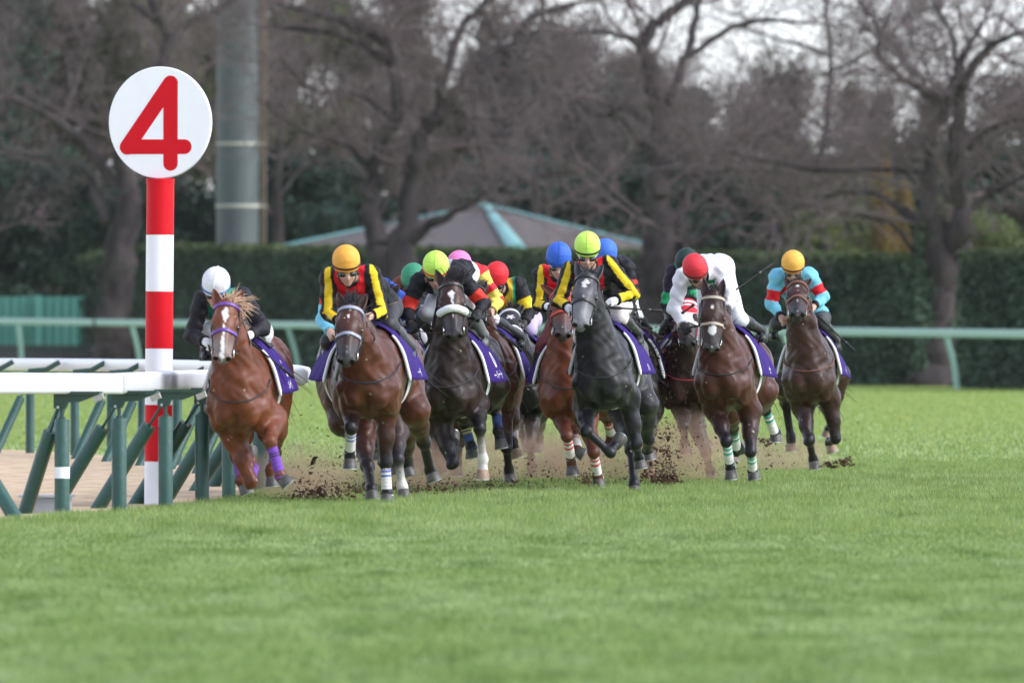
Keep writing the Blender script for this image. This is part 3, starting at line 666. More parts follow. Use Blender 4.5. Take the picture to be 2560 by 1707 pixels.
    def nearest(s, V):
        """dominant primitive per vertex and blended colour"""
        allp = [p for g in s.groups for p in g]; best = np.full(len(V), 9.); bi = np.zeros(len(V), int); bt = np.zeros(len(V)); acc = np.zeros((len(V), 3)); ws = np.zeros(len(V)); ds = []
        Vf = V.astype(np.float32)
        for i, p in enumerate(allp):
            d = np.full(len(V), 9., np.float32); m = ((Vf > p.lo - .1) & (Vf < p.hi + .1)).all(1)
            if m.any(): d[m] = p.d(Vf[m])
            ds.append(d); u = d < best; best = np.where(u, d, best); bi[u] = i
        for i, p in enumerate(allp):
            if not isinstance(p.ca, tuple): continue
            w_ = np.exp(-np.clip(ds[i] - best, 0, 1) / .022); m = w_ > 1e-3
            t = p.t(Vf[m])[:, None]; acc[m] += w_[m, None] * (np.array(p.ca) * (1 - t) + np.array(p.cb) * t); ws[m] += w_[m]
        for i, p in enumerate(allp):
            m = bi == i
            if m.any(): bt[m] = p.t(Vf[m])
        s.allp = allp; return bi, bt, acc / np.maximum(ws, 1e-6)[:, None]
def shell(name, fld, mask, off, m, parent, cols=None, wr=0.0, seed=0, wscale=30):
    """clothing or hood: the skin faces of a region lifted outwards by off metres, with a turned-in edge"""
    F = fld.F[mask[fld.F].all(1)]
    if len(F) == 0: return None
    used = np.unique(F); rm = -np.ones(len(mask), int); rm[used] = np.arange(len(used)); V = fld.V[used]; N = fld.N[used]
    if wr:
        p = V * wscale; w_ = np.sin(p[:, 2] * 1.3 + np.sin(p[:, 0] * .9 + seed) * 1.7 + seed) * np.cos(p[:, 1] * .6 + p[:, 0] * .5 + np.sin(p[:, 2] * .7)); V = V + N * (w_ * wr)[:, None]
    F2 = rm[F]; V2 = V + N * off
    # boundary edges get a small rim so that the cloth has thickness
    e = np.vstack([F2[:, [0, 1]], F2[:, [1, 2]], F2[:, [2, 3]], F2[:, [3, 0]]]); key = np.sort(e, 1); _, inv, cnt = np.unique(key[:, 0] * 10**7 + key[:, 1], return_inverse=True, return_counts=True)
    be = e[cnt[inv] == 1]; bv = np.unique(be); rb = -np.ones(len(V), int); rb[bv] = np.arange(len(bv)) + len(V); V3 = np.vstack([V2, fld.V[used][bv] - N[bv] * .002])
    rim = np.stack([be[:, 1], be[:, 0], rb[be[:, 0]], rb[be[:, 1]]], 1)
    c = None
    if cols is not None: c = cols[used]; c = np.vstack([c, c[bv]])
    return mesh_obj(name, V3, np.vstack([F2, rim]), m, parent, cols=c)
def sweep(name, pts, rad, m, parent, k=8, flat=1.0, up=None, smooth=True):
    mb = MB(); mb.tube(pts, rad, k, flat=flat, up=up); return mb.build(name, m, parent, smooth=smooth)
def ribbon(pts, nrms, width, th):
    """flat strap lying on a surface: pts with outward normals"""
    mb = MB(); m = len(pts)
    for i in range(m):
        t = nrm(pts[min(i + 1, m - 1)] - pts[max(i - 1, 0)]); n_ = nrm(nrms[i]); s_ = np.cross(t, n_); w_ = width / 2
        for a, b in ((-1, 0), (-.8, 1), (.8, 1), (1, 0)): mb.v.append(pts[i] + s_ * a * w_ + n_ * b * th)
    for i in range(m - 1):
        for j in range(3): q = i * 4 + j; mb.f.append([q, q + 1, q + 5, q + 4])
    mb.f.append([0, 1, 2, 3]); mb.f.append([(m - 1) * 4 + j for j in range(4)]); return mb
def strands(name, items, m, parent, seed=0):
    """hair: items = (root, direction, length, count, spread, droop, radius)"""
    rs = np.random.default_rng(seed); mb = MB()
    for root, dr, L, n, spr, droop, rad in items:
        for i in range(n):
            p = np.array(root) + rs.normal(0, .018, 3); d = nrm(nrm(dr) + rs.normal(0, spr, 3)); l = L * (.5 + .7 * rs.random()); pts = [p]
            c = rs.normal(0, .18, 3)
            for j in range(5): d = nrm(d + c * .5 + np.array([0, 0, -droop]) / 5 + rs.normal(0, .06, 3)); pts.append(pts[-1] + d * l / 5)
            mb.tube(pts, [rad, rad, rad * .9, rad * .7, rad * .45, rad * .15], 4, cap=False)
    return mb.build(name, m, parent, smooth=True)
# ------------------------------------------------------------------ racehorse
LEA = mat('leather_black', (.012, .011, .012), rough=.5, spec=.3); CLOTH = mat('saddle_cloth', (.036, .015, .145), rough=.8, spec=.15, noise=.12, nscale=7, bump=.15, bscale=60)
PAD = mat('white_pad', (.74, .74, .74), rough=.8, bump=.3, bscale=80); WTXT = mat('cloth_text', (.8, .8, .82), rough=.7)
FLEECE = mat('fleece', (.8, .8, .8), rough=.95, bump=.8, bscale=90); HOOF = mat('hoof', (.075, .070, .064), rough=.5, noise=.4, nscale=14)
HOOFT = mat('hoof_tan', (.30, .20, .13), rough=.55, noise=.35, nscale=12); EYE = mat('eye', (.008, .006, .005), rough=.05, spec=.9); METAL = mat('bit_metal', (.6, .6, .62), rough=.2, metal=1)
WRAP = mat('leg_wrap', rough=.85, attr=True, bump=.3, bscale=70, noise=.1, nscale=20); GIRTH = mat('girth_cloth', rough=.8, attr=True)
WHIPM = mat('whip', (.012, .012, .014), rough=.55, spec=.25); SHOE = mat('horseshoe', (.5, .5, .52), rough=.3, metal=.9)
def coat_mat(name, dap=0):
    m = mat(name, rough=.40, spec=.26, attr=True, noise=.38, nscale=7, coat=.0, sheen=.0, bump=.22, bscale=16); return m
COAT = coat_mat('horse_coat')
_txt = {}
def glyph_mesh(body):
    if body in _txt: return _txt[body]
    cu = bpy.data.curves.new('t', 'FONT'); cu.body = body; cu.size = 1; cu.align_x = 'CENTER'; cu.resolution_u = 3; cu.offset = .012
    o = bpy.data.objects.new('t', cu); SC.collection.objects.link(o); dg = bpy.context.evaluated_depsgraph_get(); dg.update(); me = o.evaluated_get(dg).to_mesh()
    V = np.array([tuple(v.co)[:2] for v in me.vertices]) if len(me.vertices) else np.zeros((0, 2)); F = [list(p.vertices) for p in me.polygons]
    o.evaluated_get(dg).to_mesh_clear(); bpy.data.objects.remove(o); bpy.data.curves.remove(cu); _txt[body] = (V, F); return V, F
class Z:
    def __init__(s, ox, oy, k): s.o = (ox, oy, k)
    def __call__(s, x, y): return (s.o[0] + x / s.o[2], s.o[1] + y / s.o[2])
Z1 = Z(440, 640, 2.45); Z2 = Z(760, 600, 2.306); Z3_ = Z(980, 600, 2.45); Z4 = Z(1300, 560, 2.24); Z5 = Z(1640, 600, 2.45)
A1 = Z(460, 660, 5.2267); A2 = Z(740, 600, 5.2275); A4 = Z(980, 620, 5.2275); A8 = Z(1320, 570, 5.2275); A11 = Z(1640, 610, 5.2275); A12 = Z(1860, 610, 5.2267); A10 = Z(1480, 620, 5.2267)
L1 = Z(480, 960, 4.9); L2 = Z(780, 900, 3.92); L8 = Z(1300, 900, 3.92); L12 = Z(1740, 900, 5.2275)
def chain(start_dy, pxs, lens, signs, Y0):
    """joints from picture points; each bone's missing length runs in depth (signs: + away from the camera)"""
    Y = Y0 + start_dy; out = [P(*pxs[0], Y)]
    for (q, L, sg) in zip(pxs[1:], lens, signs):
        p1 = P(*q, Y); d = np.linalg.norm((p1 - out[-1])[[0, 2]]); dy = math.sqrt(max(L * L - d * d, 0.0)) * (1 if sg == '+' else -1 if sg == '-' else 0)
        Y += dy; out.append(P(*q, Y))
    return out
def horse(Y0, cc, rc, poll, muz, legs, label, colr, blaze=None, turn=0, roll=0, fine=True, wraps=None, socks=(), brid=(.02, .018, .02), brow=None, cloth=True, text=None,
          mane=None, roll_white=False, hood=None, hooves=None, ears=(1, 1), sz=1.0, neckL=.72, girth=((.7, .7, .7), (.03, .03, .04)), ear_dir=None, muzcol=None, facedark=None, white_nose=False, tail=None, extra_blaze=None):
    body, dark, low = colr['body'], colr.get('dark', colr['body']), colr.get('leg', colr['body'])
    Cc = P(*cc, Y0); Rc = P(*rc, Y0 + 1.38); f = nrm(Cc - Rc); lat = nrm(np.cross(f, Z3)); lat = lat if lat[0] > 0 else -lat; up = nrm(np.cross(lat, f)); up = up if up[2] > 0 else -up
    T = lambda u, l, h: Cc - f * (u - .30) * sz + lat * l * sz + up * h * sz
    A = [f, lat, up]; b = []
    E = lambda u, l, h, r, c=body, A_=None, k=.10: b.append(Ell(T(u, l, h), np.array(r) * sz, A_ or A, c, reg=1, k=k))
    under = tuple(x * .8 for x in body)
    E(.30, 0, .02, (.30, .235, .39)); E(.62, 0, .04, (.42, .285, .41)); E(1.0, 0, .03, (.48, .298, .35)); E(1.35, 0, .07, (.36, .26, .28)); E(1.68, 0, .09, (.36, .26, .29))
    b.append(Cap(T(.25, 0, .20), T(.80, 0, .33), .10 * sz, .07 * sz, dark, reg=1, k=.10)); b.append(Cap(T(.80, 0, .31), T(1.6, 0, .30), .07 * sz, .09 * sz, body, reg=1, k=.10))
    for s in (-1, 1):
        E(1.72, s * .135, -.05, (.27, .135, .35)); E(1.94, s * .10, .0, (.13, .12, .24)); E(1.50, s * .17, -.14, (.20, .10, .22))
        E(.34, s * .165, .0, (.20, .085, .33), A_=[f, nrm(lat * 1 + up * s * .12), up], k=.06); E(.07, s * .105, -.13, (.11, .100, .14), k=.06)
        b.append(Cap(T(.54, s * .11, .24), T(.16, s * .19, -.10), .095 * sz, .098 * sz, body, reg=1, k=.05))
        E(.22, s * .18, -.17, (.13, .085, .17), k=.05)
    # neck: length fixes how far the poll is in front of the withers
    N0 = T(.32, 0, .15); pl_ = P(*poll, Y0); dd = np.linalg.norm((pl_ - N0)[[0, 2]]); yp = N0[1] - math.sqrt(max(neckL ** 2 - dd ** 2, .12)) ; Pl = P(*poll, yp)
    HL = .56 * sz; m0 = P(*muz, yp); dd = np.linalg.norm((m0 - Pl)[[0, 2]]); ym = yp - math.sqrt(max(HL ** 2 - dd ** 2, .0)); M = P(*muz, ym)
    a = nrm(M - Pl); l = nrm(X3 - a * a[0]); n_ = nrm(np.cross(l, a)); n_ = n_ if n_[1] < 0 else -n_
    if turn: c_, s_ = math.cos(R(turn)), math.sin(R(turn)); l, n_ = l * c_ + n_ * s_, n_ * c_ - l * s_
    hs_ = np.linalg.norm(M - Pl) / .56
    H = lambda t, x, z: Pl + a * t * hs_ + l * x * sz + n_ * z * sz
    nk = nrm(Pl - N0); back = nrm(up - nk * up.dot(nk))
    thr = H(.10, 0, -.10)
    b.append(Cap(T(.30, 0, .12), N0 + (Pl - N0) * .5 - back * .03, .225 * sz, .135 * sz, body, reg=2, k=.09)); b.append(Cap(N0 + (Pl - N0) * .5 - back * .03, H(.04, 0, -.05), .135 * sz, .098 * sz, body, reg=2, k=.07))
    b.append(Cap(T(.50, 0, .28), Pl + back * .0 + H(0, 0, -.02) * 0, .10 * sz, .065 * sz, dark, reg=2, k=.07))
    b.append(Cap(T(.12, 0, .0), thr, .17 * sz, .082 * sz, body, reg=2, k=.08))
    for s in (-1, 1): b.append(Cap(T(.16, s * .135, .04), H(.10, s * .045, -.08), .105 * sz, .055 * sz, body, reg=2, k=.05))
    HA = [a, l, n_]; mz = muzcol or low; fd = facedark or body
    h_ = lambda t, x, z, r, c=body, k=.028: b.append(Ell(H(t, x, z), np.array(r) * sz * np.array([hs_, 1, 1]), HA, c, reg=3, k=k))
    h_(.06, 0, -.01, (.11, .098, .10), fd); h_(.18, 0, .0, (.14, .118, .095), fd)
    for s in (-1, 1): h_(.20, s * .092, .030, (.055, .032, .038), fd, .02); h_(.22, s * .060, -.085, (.13, .050, .105), body)
    b.append(Cap(H(.24, 0, .025), H(.47, 0, .016), .072 * sz, .052 * sz, fd, mz if not white_nose else fd, reg=3, k=.03)); b.append(Cap(H(.24, 0, -.07), H(.50, 0, -.045), .062 * sz, .036 * sz, body, mz, reg=3, k=.03))
    for s in (-1, 1): b.append(Cap(H(.26, s * .064, .0), H(.47, s * .044, -.010), .040 * sz, .036 * sz, body, mz, reg=3, k=.025))
    h_(.510, 0, -.008, (.066, .068, .058), mz, .02)
    for s in (-1, 1): h_(.53, s * .054, .010, (.042, .031, .033), mz, .012)
    h_(.520, 0, -.064, (.048, .046, .028), mz, .012)
    cut = [Ell(H(.567, s * .058, .014), np.array((.032, .019, .027)) * sz, [a, nrm(l + a * -.5 * s), n_]) for s in (-1, 1)]
    # legs
    groups = [b]; info = []
    for key, (pxs, sg) in legs.items():
        s = -1 if key[0] == 'L' else 1; fore = key[1] == 'F'; g_ = []
        if fore: top = T(.30, s * .145, -.08); j = chain((T(.42, 0, 0)[1] - Y0), pxs, (.43, .30, .20), sg, Y0)
        else: top = T(1.62, s * .13, -.08); j = chain((T(1.42, 0, 0)[1] - Y0), pxs, (.44, .38, .21), sg, Y0)
        el, kn, fe, ho = j; lg = low; wh = (.62, .58, .54); c_f = wh if key in socks else lg
        mid = lambda q: tuple(np.array(body) * (1 - q) + np.array(lg) * q)
        if fore:
            g_ += [Cap(top, el, .135 * sz, .112 * sz, body, mid(.1), reg=4, k=.09), Cap(el, el + (kn - el) * .55, .112 * sz, .072 * sz, mid(.1), mid(.5), reg=4, k=.06), Cap(el + (kn - el) * .5, kn, .074 * sz, .054 * sz, mid(.5), mid(1), reg=4, k=.04)]
            g_ += [Ell(kn, np.array((.066, .057, .056)) * sz, [nrm(kn - el), lat, np.cross(nrm(kn - el), lat)], lg, reg=4, k=.03)]
        else:
            g_ += [Cap(top, el, .17 * sz, .125 * sz, body, body, reg=4, k=.08), Cap(el, el + (kn - el) * .5, .130 * sz, .085 * sz, body, mid(.4), reg=4, k=.06), Cap(el + (kn - el) * .45, kn, .088 * sz, .052 * sz, mid(.4), mid(.9), reg=4, k=.04)]
            pt = nrm(-nrm(kn - el) * .0 + nrm(el - kn) * .6 + nrm(kn - fe) * .2 + Y3 * .6)
            g_ += [Cap(kn, kn + nrm(kn - fe) * .07 + Y3 * .02, .048 * sz, .030 * sz, lg, reg=4, k=.03), Ell(kn, np.array((.066, .052, .060)) * sz, None, lg, reg=4, k=.03)]
        cr = .037 if fore else .042
        g_ += [Cap(kn, fe, (cr + .004) * sz, cr * sz, lg, c_f, reg=5, k=.03), Cap(fe - (fe - kn) * .04, fe + (fe - kn) * .03, .049 * sz, .048 * sz, c_f, reg=5, k=.03)]
        d_ = nrm(ho - fe); co = ho - d_ * .085 * sz; g_ += [Cap(fe, co, .040 * sz, .041 * sz, c_f, reg=5, k=.025), Cap(co - d_ * .01, co + d_ * .02, .047 * sz, .050 * sz, c_f, reg=5, k=.02)]
        groups.append(g_); info.append((key, el, kn, fe, ho, co, d_))
    fld = Field(groups, .0135 if fine else .019, .05, cut); V, F = fld.mesh(); bi, bt, col = fld.nearest(V)
    reg = np.array([p.reg for p in fld.allp])[bi]
    q3 = V - Cc; w1 = np.sin(q3[:, 0] * 23 + 3 * np.sin(q3[:, 2] * 7 + Y0)) * np.sin(q3[:, 2] * 17 + 2 * np.sin(q3[:, 1] * 9)) ; w2 = np.sin(q3[:, 0] * 55 + 2 * np.sin(q3[:, 2] * 21)) * np.sin(q3[:, 2] * 38 + q3[:, 1] * 31)
    amp = np.where((reg == 1) | (reg == 2), .0085, np.where(reg == 4, .0050, 0)); groove = np.exp(-((q3 @ lat) / .018) ** 2) * np.clip((q3 @ f - .12) / .1, 0, 1) * (reg == 1) * .016
    V = V + fld.N * (w1 * amp + w2 * amp * .4 - groove)[:, None]; fld.V = V
    rel = V - Pl; tt = rel @ a / hs_; xx = rel @ l / sz; zz = rel @ n_ / sz; head = (reg == 3)
    nz = np.sin(V[:, 0] * 61 + V[:, 2] * 47) * .004 + np.sin(V[:, 2] * 113 + V[:, 0] * 91) * .003
    if blaze is not None:
        B = np.array(blaze); w_ = np.interp(tt, B[:, 0], B[:, 1], left=0, right=0); x0 = np.interp(tt, B[:, 0], B[:, 2])
        al = np.clip((w_ - np.abs(xx - x0) + nz) / .006, 0, 1) * head * (zz > -.02); col = col * (1 - al[:, None]) + np.array([.72, .70, .68]) * al[:, None]
    if colr.get('grey'):
        v = V * 9; mot = .5 + .5 * np.sin(v[:, 0] * 1.7 + np.sin(v[:, 2] * 2.3) * 1.3) * np.sin(v[:, 2] * 1.9 + v[:, 1] * 1.4 + np.sin(v[:, 0] * 3.1)); far_ = np.clip((V[:, 1] - Y0 - .5) / 1.2, 0, 1)
        al = far_ * (.25 + .5 * mot) * (reg == 1) + .75 * head * np.clip((tt - .2) / .25, 0, 1) * (.5 + .5 * mot) + head * .30 * mot * (zz > 0); col = col * (1 - al[:, None]) + np.array([.23, .225, .235]) * al[:, None]
    mottle = 1 + .10 * np.sin(V[:, 0] * 5 + np.sin(V[:, 2] * 7)) * np.sin(V[:, 2] * 6 + V[:, 1] * 3); col = col * mottle[:, None]
    rr_ = np.random.default_rng(int(Y0 * 7)); sp_ = rr_.random(len(V)); low_ = np.clip((1.15 - V[:, 2]) / .6, .15, 1); col = np.where((sp_ < .004 * low_)[:, None], np.array([[.16, .11, .08]]), col); col = np.where((sp_ > .9993)[:, None], np.array([[.5, .47, .38]]), col)
    # nostrils and lips
    for s in (-1, 1):
        dn = np.linalg.norm((V - H(.556, s * .058, .014)), axis=1); al = np.clip((.032 - dn) / .006, 0, 1) * head; col = col * (1 - .93 * al[:, None])
    al = np.clip(1 - np.abs(zz + .040) / .005, 0, 1) * head * (tt > .48); col = col * (1 - .7 * al[:, None])
    base = T(.9, 0, 0); root = empty('racehorse', (base[0], base[1], 0), label, 'racehorse', 'racehorses galloping round the bend')
    mesh_obj('body', V, F, COAT, root, cols=col)
    for s in (-1, 1):
        mb = MB(); c = H(.235, s * .110, .028)
        for i in range(7):
            th = math.pi * i / 6
        bm_pts = [c - a * .022, c - a * .018, c - a * .01, c, c + a * .01, c + a * .018, c + a * .022]; mb.tube(bm_pts, [.002, .013, .019, .0215, .019, .013, .002], 10); mb.build('eye', EYE, root, smooth=True)
    # ears
    em = mat('ear_' + colr['name'], fd, rough=.7, noise=.3, nscale=30); emi = mat('ear_inner_' + colr['name'], tuple(x * .55 for x in fd), rough=.9)
    for s, use in ((-1, ears[0]), (1, ears[1])):
        if not use: continue
        q0 = H(.01, s * .070, -.005); dr = nrm(-a * 1.0 + l * s * (.32) + n_ * (-.05)) if ear_dir is None else nrm(-a * ear_dir[0] + l * s * ear_dir[1] + n_ * ear_dir[2]); sd_ = nrm(l - dr * l.dot(dr)); fw = nrm(np.cross(sd_, dr)); fw = fw if fw[1] < 0 else -fw
        mb = MB(); prof = [(-.02, .034), (.03, .042), (.075, .044), (.125, .036), (.165, .021), (.195, .003)]
        for t_, r_ in prof:
            for k_ in range(9):
                th = R(-130 + 260 * k_ / 8); mb.v.append(q0 + dr * t_ + sd_ * math.sin(th) * r_ - fw * (math.cos(th) * r_ * .65))
        for i in range(5):
            for k_ in range(8): q_ = i * 9 + k_; mb.f.append([q_, q_ + 1, q_ + 10, q_ + 9])
        ob = mb.build('ear', em, root, smooth=True); md = ob.modifiers.new('t', 'SOLIDIFY'); md.thickness = .006
    # hooves + shoes
    for key, el, kn, fe, ho, co, d_ in info:
        hm = HOOFT if (hooves and key in hooves) else HOOF; fr = nrm(np.array([0, -1, .0]) - d_ * -d_[1]) ; side = nrm(np.cross(d_, fr)); mb = MB(); n = 16
        L = np.linalg.norm(ho - co)
        for t_, r_ in ((-.004, .046), (0, .052), (L * .95, .066), (L, .065)):
            for k_ in range(n):
                th = 2 * math.pi * k_ / n; mb.v.append(co + d_ * t_ + side * math.sin(th) * r_ * sz + fr * (math.cos(th) * r_ * 1.12 * sz + t_ * .25))
        for i in range(3):
            for k_ in range(n): mb.f.append([i * n + k_, i * n + (k_ + 1) % n, (i + 1) * n + (k_ + 1) % n, (i + 1) * n + k_])
        mb.f.append(list(range(n))); mb.f.append([3 * n + k_ for k_ in range(n)]); hv = mb.build('hoof', hm, root, smooth=True)
        if fine:
            pts = [co + d_ * (L + .004) + side * math.sin(th) * .060 * sz + fr * (math.cos(th) * .068 * sz + L * .25) for th in np.linspace(-2.2, 2.2, 13)]; sweep('horseshoe', pts, .006, SHOE, hv, 6)
    # leg wraps
    for key, wcol in (wraps or {}).items():
        q = [i for i in info if i[0] == key]
        if not q: continue
        _, el, kn, fe, ho, co, d_ = q[0]; t_ = nrm(fe - kn); ax_ = nrm(X3 - t_ * t_[0]); ay_ = np.cross(t_, ax_); Vw, Cw = [], []; n = 16; st = 26; L = np.linalg.norm(fe - kn); main, stripe = wcol[0], wcol[1]
        for i in range(st):
            q_ = i / (st - 1); p_ = kn + t_ * (.045 + q_ * (L * 1.0 - .03)); rr = .046 + .003 * math.sin(i * 2.1) + .010 * max(0, (q_ - .75) / .25)
            if i in (0,): rr -= .006
            for k_ in range(n):
                th = 2 * math.pi * k_ / n; Vw.append(p_ + (ax_ * math.cos(th) + ay_ * math.sin(th)) * rr * sz); Cw.append(stripe if i in wcol[2] else main)
        Fw = np.array([[i * n + k_, i * n + (k_ + 1) % n, (i + 1) * n + (k_ + 1) % n, (i + 1) * n + k_] for i in range(st - 1) for k_ in range(n)]); mesh_obj('leg_wrap', Vw, Fw, WRAP, root, cols=np.array(Cw))
    # bridle
    bm_ = mat('bridle_%02d%02d%02d' % tuple(int(x * 99) for x in brid), brid, rough=.45); bw = brow or bm_
    def hring(t, th0, th1, n=18, off=.004, zc=-.02):
        c = H(t, 0, zc); out, nn = [], []
        for th in np.linspace(R(th0), R(th1), n):
            d_ = n_ * math.cos(th) + l * math.sin(th); out.append(fld.ray_out(c, d_, off, .25)); nn.append(d_)
        return out, nn
    br = []
    pb, nb = hring(.035, -100, 100); ribbon(pb, nb, .032, .009).build('browband', bw, root, smooth=True)
    if roll_white:
        pn, nn = hring(.30, -88, 88, 16, .02); mb = MB(); mb.tube(pn, [.02] + [.036] * 14 + [.02], 12); mb.build('shadow_roll', FLEECE, root, smooth=True)
    else:
        pn, nn = hring(.30, -180, 180, 30); ribbon(pn, nn, .032, .009).build('noseband', bw if brow else bm_, root, smooth=True)
    ck = MB()
    for s in (-1, 1):
        pts, nn = [], []
        for t in np.linspace(.03, .45, 12):
            d_ = l * s + n_ * (.15 - .5 * (t > .2) * 0); c = H(t, 0, -.03); pts.append(fld.ray_out(c, d_, .004, .25)); nn.append(d_)
        r_ = ribbon(pts, nn, .022, .009); k_ = len(ck.v); ck.v += r_.v; ck.f += [[i + k_ for i in f_] for f_ in r_.f]
        pts2, nn2 = [], []
        for t in np.linspace(.05, .30, 8):
            d_ = l * s - n_ * (.9 if t > .1 else .5); c = H(t, 0, -.05); pts2.append(fld.ray_out(c, d_, .004, .3)); nn2.append(d_)
        r_ = ribbon(pts2, nn2, .020, .009); k_ = len(ck.v); ck.v += r_.v; ck.f += [[i + k_ for i in f_] for f_ in r_.f]
    ck.build('cheek_strap', bm_, root, smooth=True); bits = []
    for s in (-1, 1):
        c = H(.465, s * .088, -.030); bits.append(c); pts = [c + (a * math.cos(t) + n_ * math.sin(t)) * .034 + l * s * .006 for t in np.linspace(0, 2 * math.pi, 15)]; sweep('bit_ring', pts, .0065, METAL, root, 6)
    # hood over the ears and brow
    if hood:
        hc = np.tile(np.array(hood['col']), (len(V), 1))
        for (t0, t1, c_) in hood.get('bands', ()): hc[(tt > t0) & (tt < t1)] = c_
        if 'mark' in hood:
            mt, mx, mr = hood['mark']; ang = np.arctan2(xx - mx, tt - mt); rr = np.hypot(xx - mx, tt - mt); hc[(rr < mr * (.6 + .4 * np.cos(5 * ang))) & (zz > 0)] = (.8, .7, .75)
        shell('hood', fld, head & (tt < hood.get('to', .24)) & ~((np.abs(tt - .235) < .035) & (np.abs(xx) > .075)), .006, mat('hood_cloth', rough=.75, attr=True), root, hc)
    # breast strap hanging on the chest
    pts, nn = [], []
    for th in np.linspace(R(-96), R(96), 26):
        c = T(.30, 0, .12); d_ = lat * math.sin(th) + (f * .78 - up * .34) * math.cos(th); pts.append(fld.ray_out(c, d_, .008, .6)); nn.append(d_)
    mb = MB(); mb.tube(pts, .0075, 6); mb.build('breast_strap', bm_, root, smooth=True)
    # saddle cloth, pad, girth
    def tp(u, th, off): return fld.ray_out(T(u, 0, .03), up * math.cos(th) + lat * math.sin(th), off, .6)
    def grid(name, u0, u1, th0, nu, nt, off, flare, m, parent, cols=None, sweepb=0):
        Vg, Cg = [], []
        for i in range(nu):
            for j in range(nt):
                q = -1 + 2 * j / (nt - 1); th = th0 * q; u = u0 + (u1 - u0) * i / (nu - 1); aq = abs(q)
                p = tp(u, th, off + flare * aq ** 4 * (.35 + .65 * (i / (nu - 1)) ** .7) + .006 * math.sin(i * 1.3 + q * 9) * aq)
                p = p - f * sweepb * aq ** 3; Vg.append(p); Cg.append(cols(i / (nu - 1), q) if cols else (1, 1, 1))
        Fg = np.array([[i * nt + j, i * nt + j + 1, (i + 1) * nt + j + 1, (i + 1) * nt + j] for i in range(nu - 1) for j in range(nt - 1)])
        o = mesh_obj(name, Vg, Fg, m, parent, cols=np.array(Cg)); md = o.modifiers.new('t', 'SOLIDIFY'); md.thickness = .008; md.offset = 1; return o
    if cloth:
        sc_ = grid('saddle_cloth', .46, .97, R(100), 12, 41, .028, .105, CLOTH, root, sweepb=.06)
        for s in (-1, 1):
            pts = [tp(.45, s * th, .030 + .05 * (th / R(104)) ** 4) for th in np.linspace(R(28), R(100), 14)]; mb = MB(); mb.tube(pts, [.010] + [.013] * 3 + [.016] * 9 + [.008], 8); mb.build('pad_roll', PAD, root, smooth=True)
        grid('saddle', .60, .98, R(34), 10, 21, .046, .0, LEA, root)
        gw, gd = girth; grid('girth', .70, .80, R(176), 7, 60, .010, 0, GIRTH, root, cols=lambda i, q: gd if .25 < i < .75 else gw)
        if text:
            num, name_ = text
            for s in (-1, 1):
                for bod, size, cu_, cth in ((num, .19, .77, 66), (name_, .070, .73, 90)):
                    if not bod: continue
                    Vt, Ft = glyph_mesh(bod)
                    if not len(Vt): continue
                    Vt = (Vt - np.array([0, .35])) * size; pv = []
                    for x, y in Vt:
                        u = cu_ + x * s; th = s * (R(cth) - y / .30); q = abs(th) / R(100)
                        if abs(q) > 1: q = 1
                        i = min(max((u - .46) / .51, 0), 1); pv.append(tp(u, th, .0405 + .105 * q ** 4 * (.35 + .65 * i ** .7)) - f * .06 * q ** 3)
                    mesh_obj('cloth_writing', pv, Ft, WTXT, sc_, smooth='no')
    # mane, forelock, tail
    mc = mane or dict(col=(.015, .013, .014)); mm = mat('mane_%s' % colr['name'], mc['col'], rough=.75, spec=.3, noise=.3, nscale=40)
    items = []; wd = np.array(mc.get('wind', (.5, .25, .35)))
    for i in range(12):
        q = i / 11; p_ = T(.50, 0, .36) * (1 - q) + (Pl + back * .06) * q; items.append((p_, wd, mc.get('len', .12), 16 if fine else 6, .28, .35, .0045))
    for i in range(3): items.append((H(.0, (i - 1) * .025, .03), wd * .6 + nrm(-a) * .55 + n_ * .15, mc.get('flen', .13), int(mc.get('fn', 14) * 1.8), .3, mc.get('droop', .3), .0045))
    if mc.get('extra'): items += [(H(-.02, .03, .0), e_, l_, n__, .16, dr_, .005) for e_, l_, n__, dr_ in mc['extra']]
    strands('mane', items, mm, root, int(Y0 * 10) % 97)
    tb_ = T(2.02, 0, .22); td = np.array(tail or (.15, .9, -.35)); strands('tail', [(tb_ + nrm(td) * .03 * i, td, .75, 22 if fine else 12, .12, .9, .009) for i in range(3)], mm, root, 3)
    return dict(root=root, T=T, H=H, f=f, lat=lat, up=up, Y0=Y0, bits=bits, fld=fld)
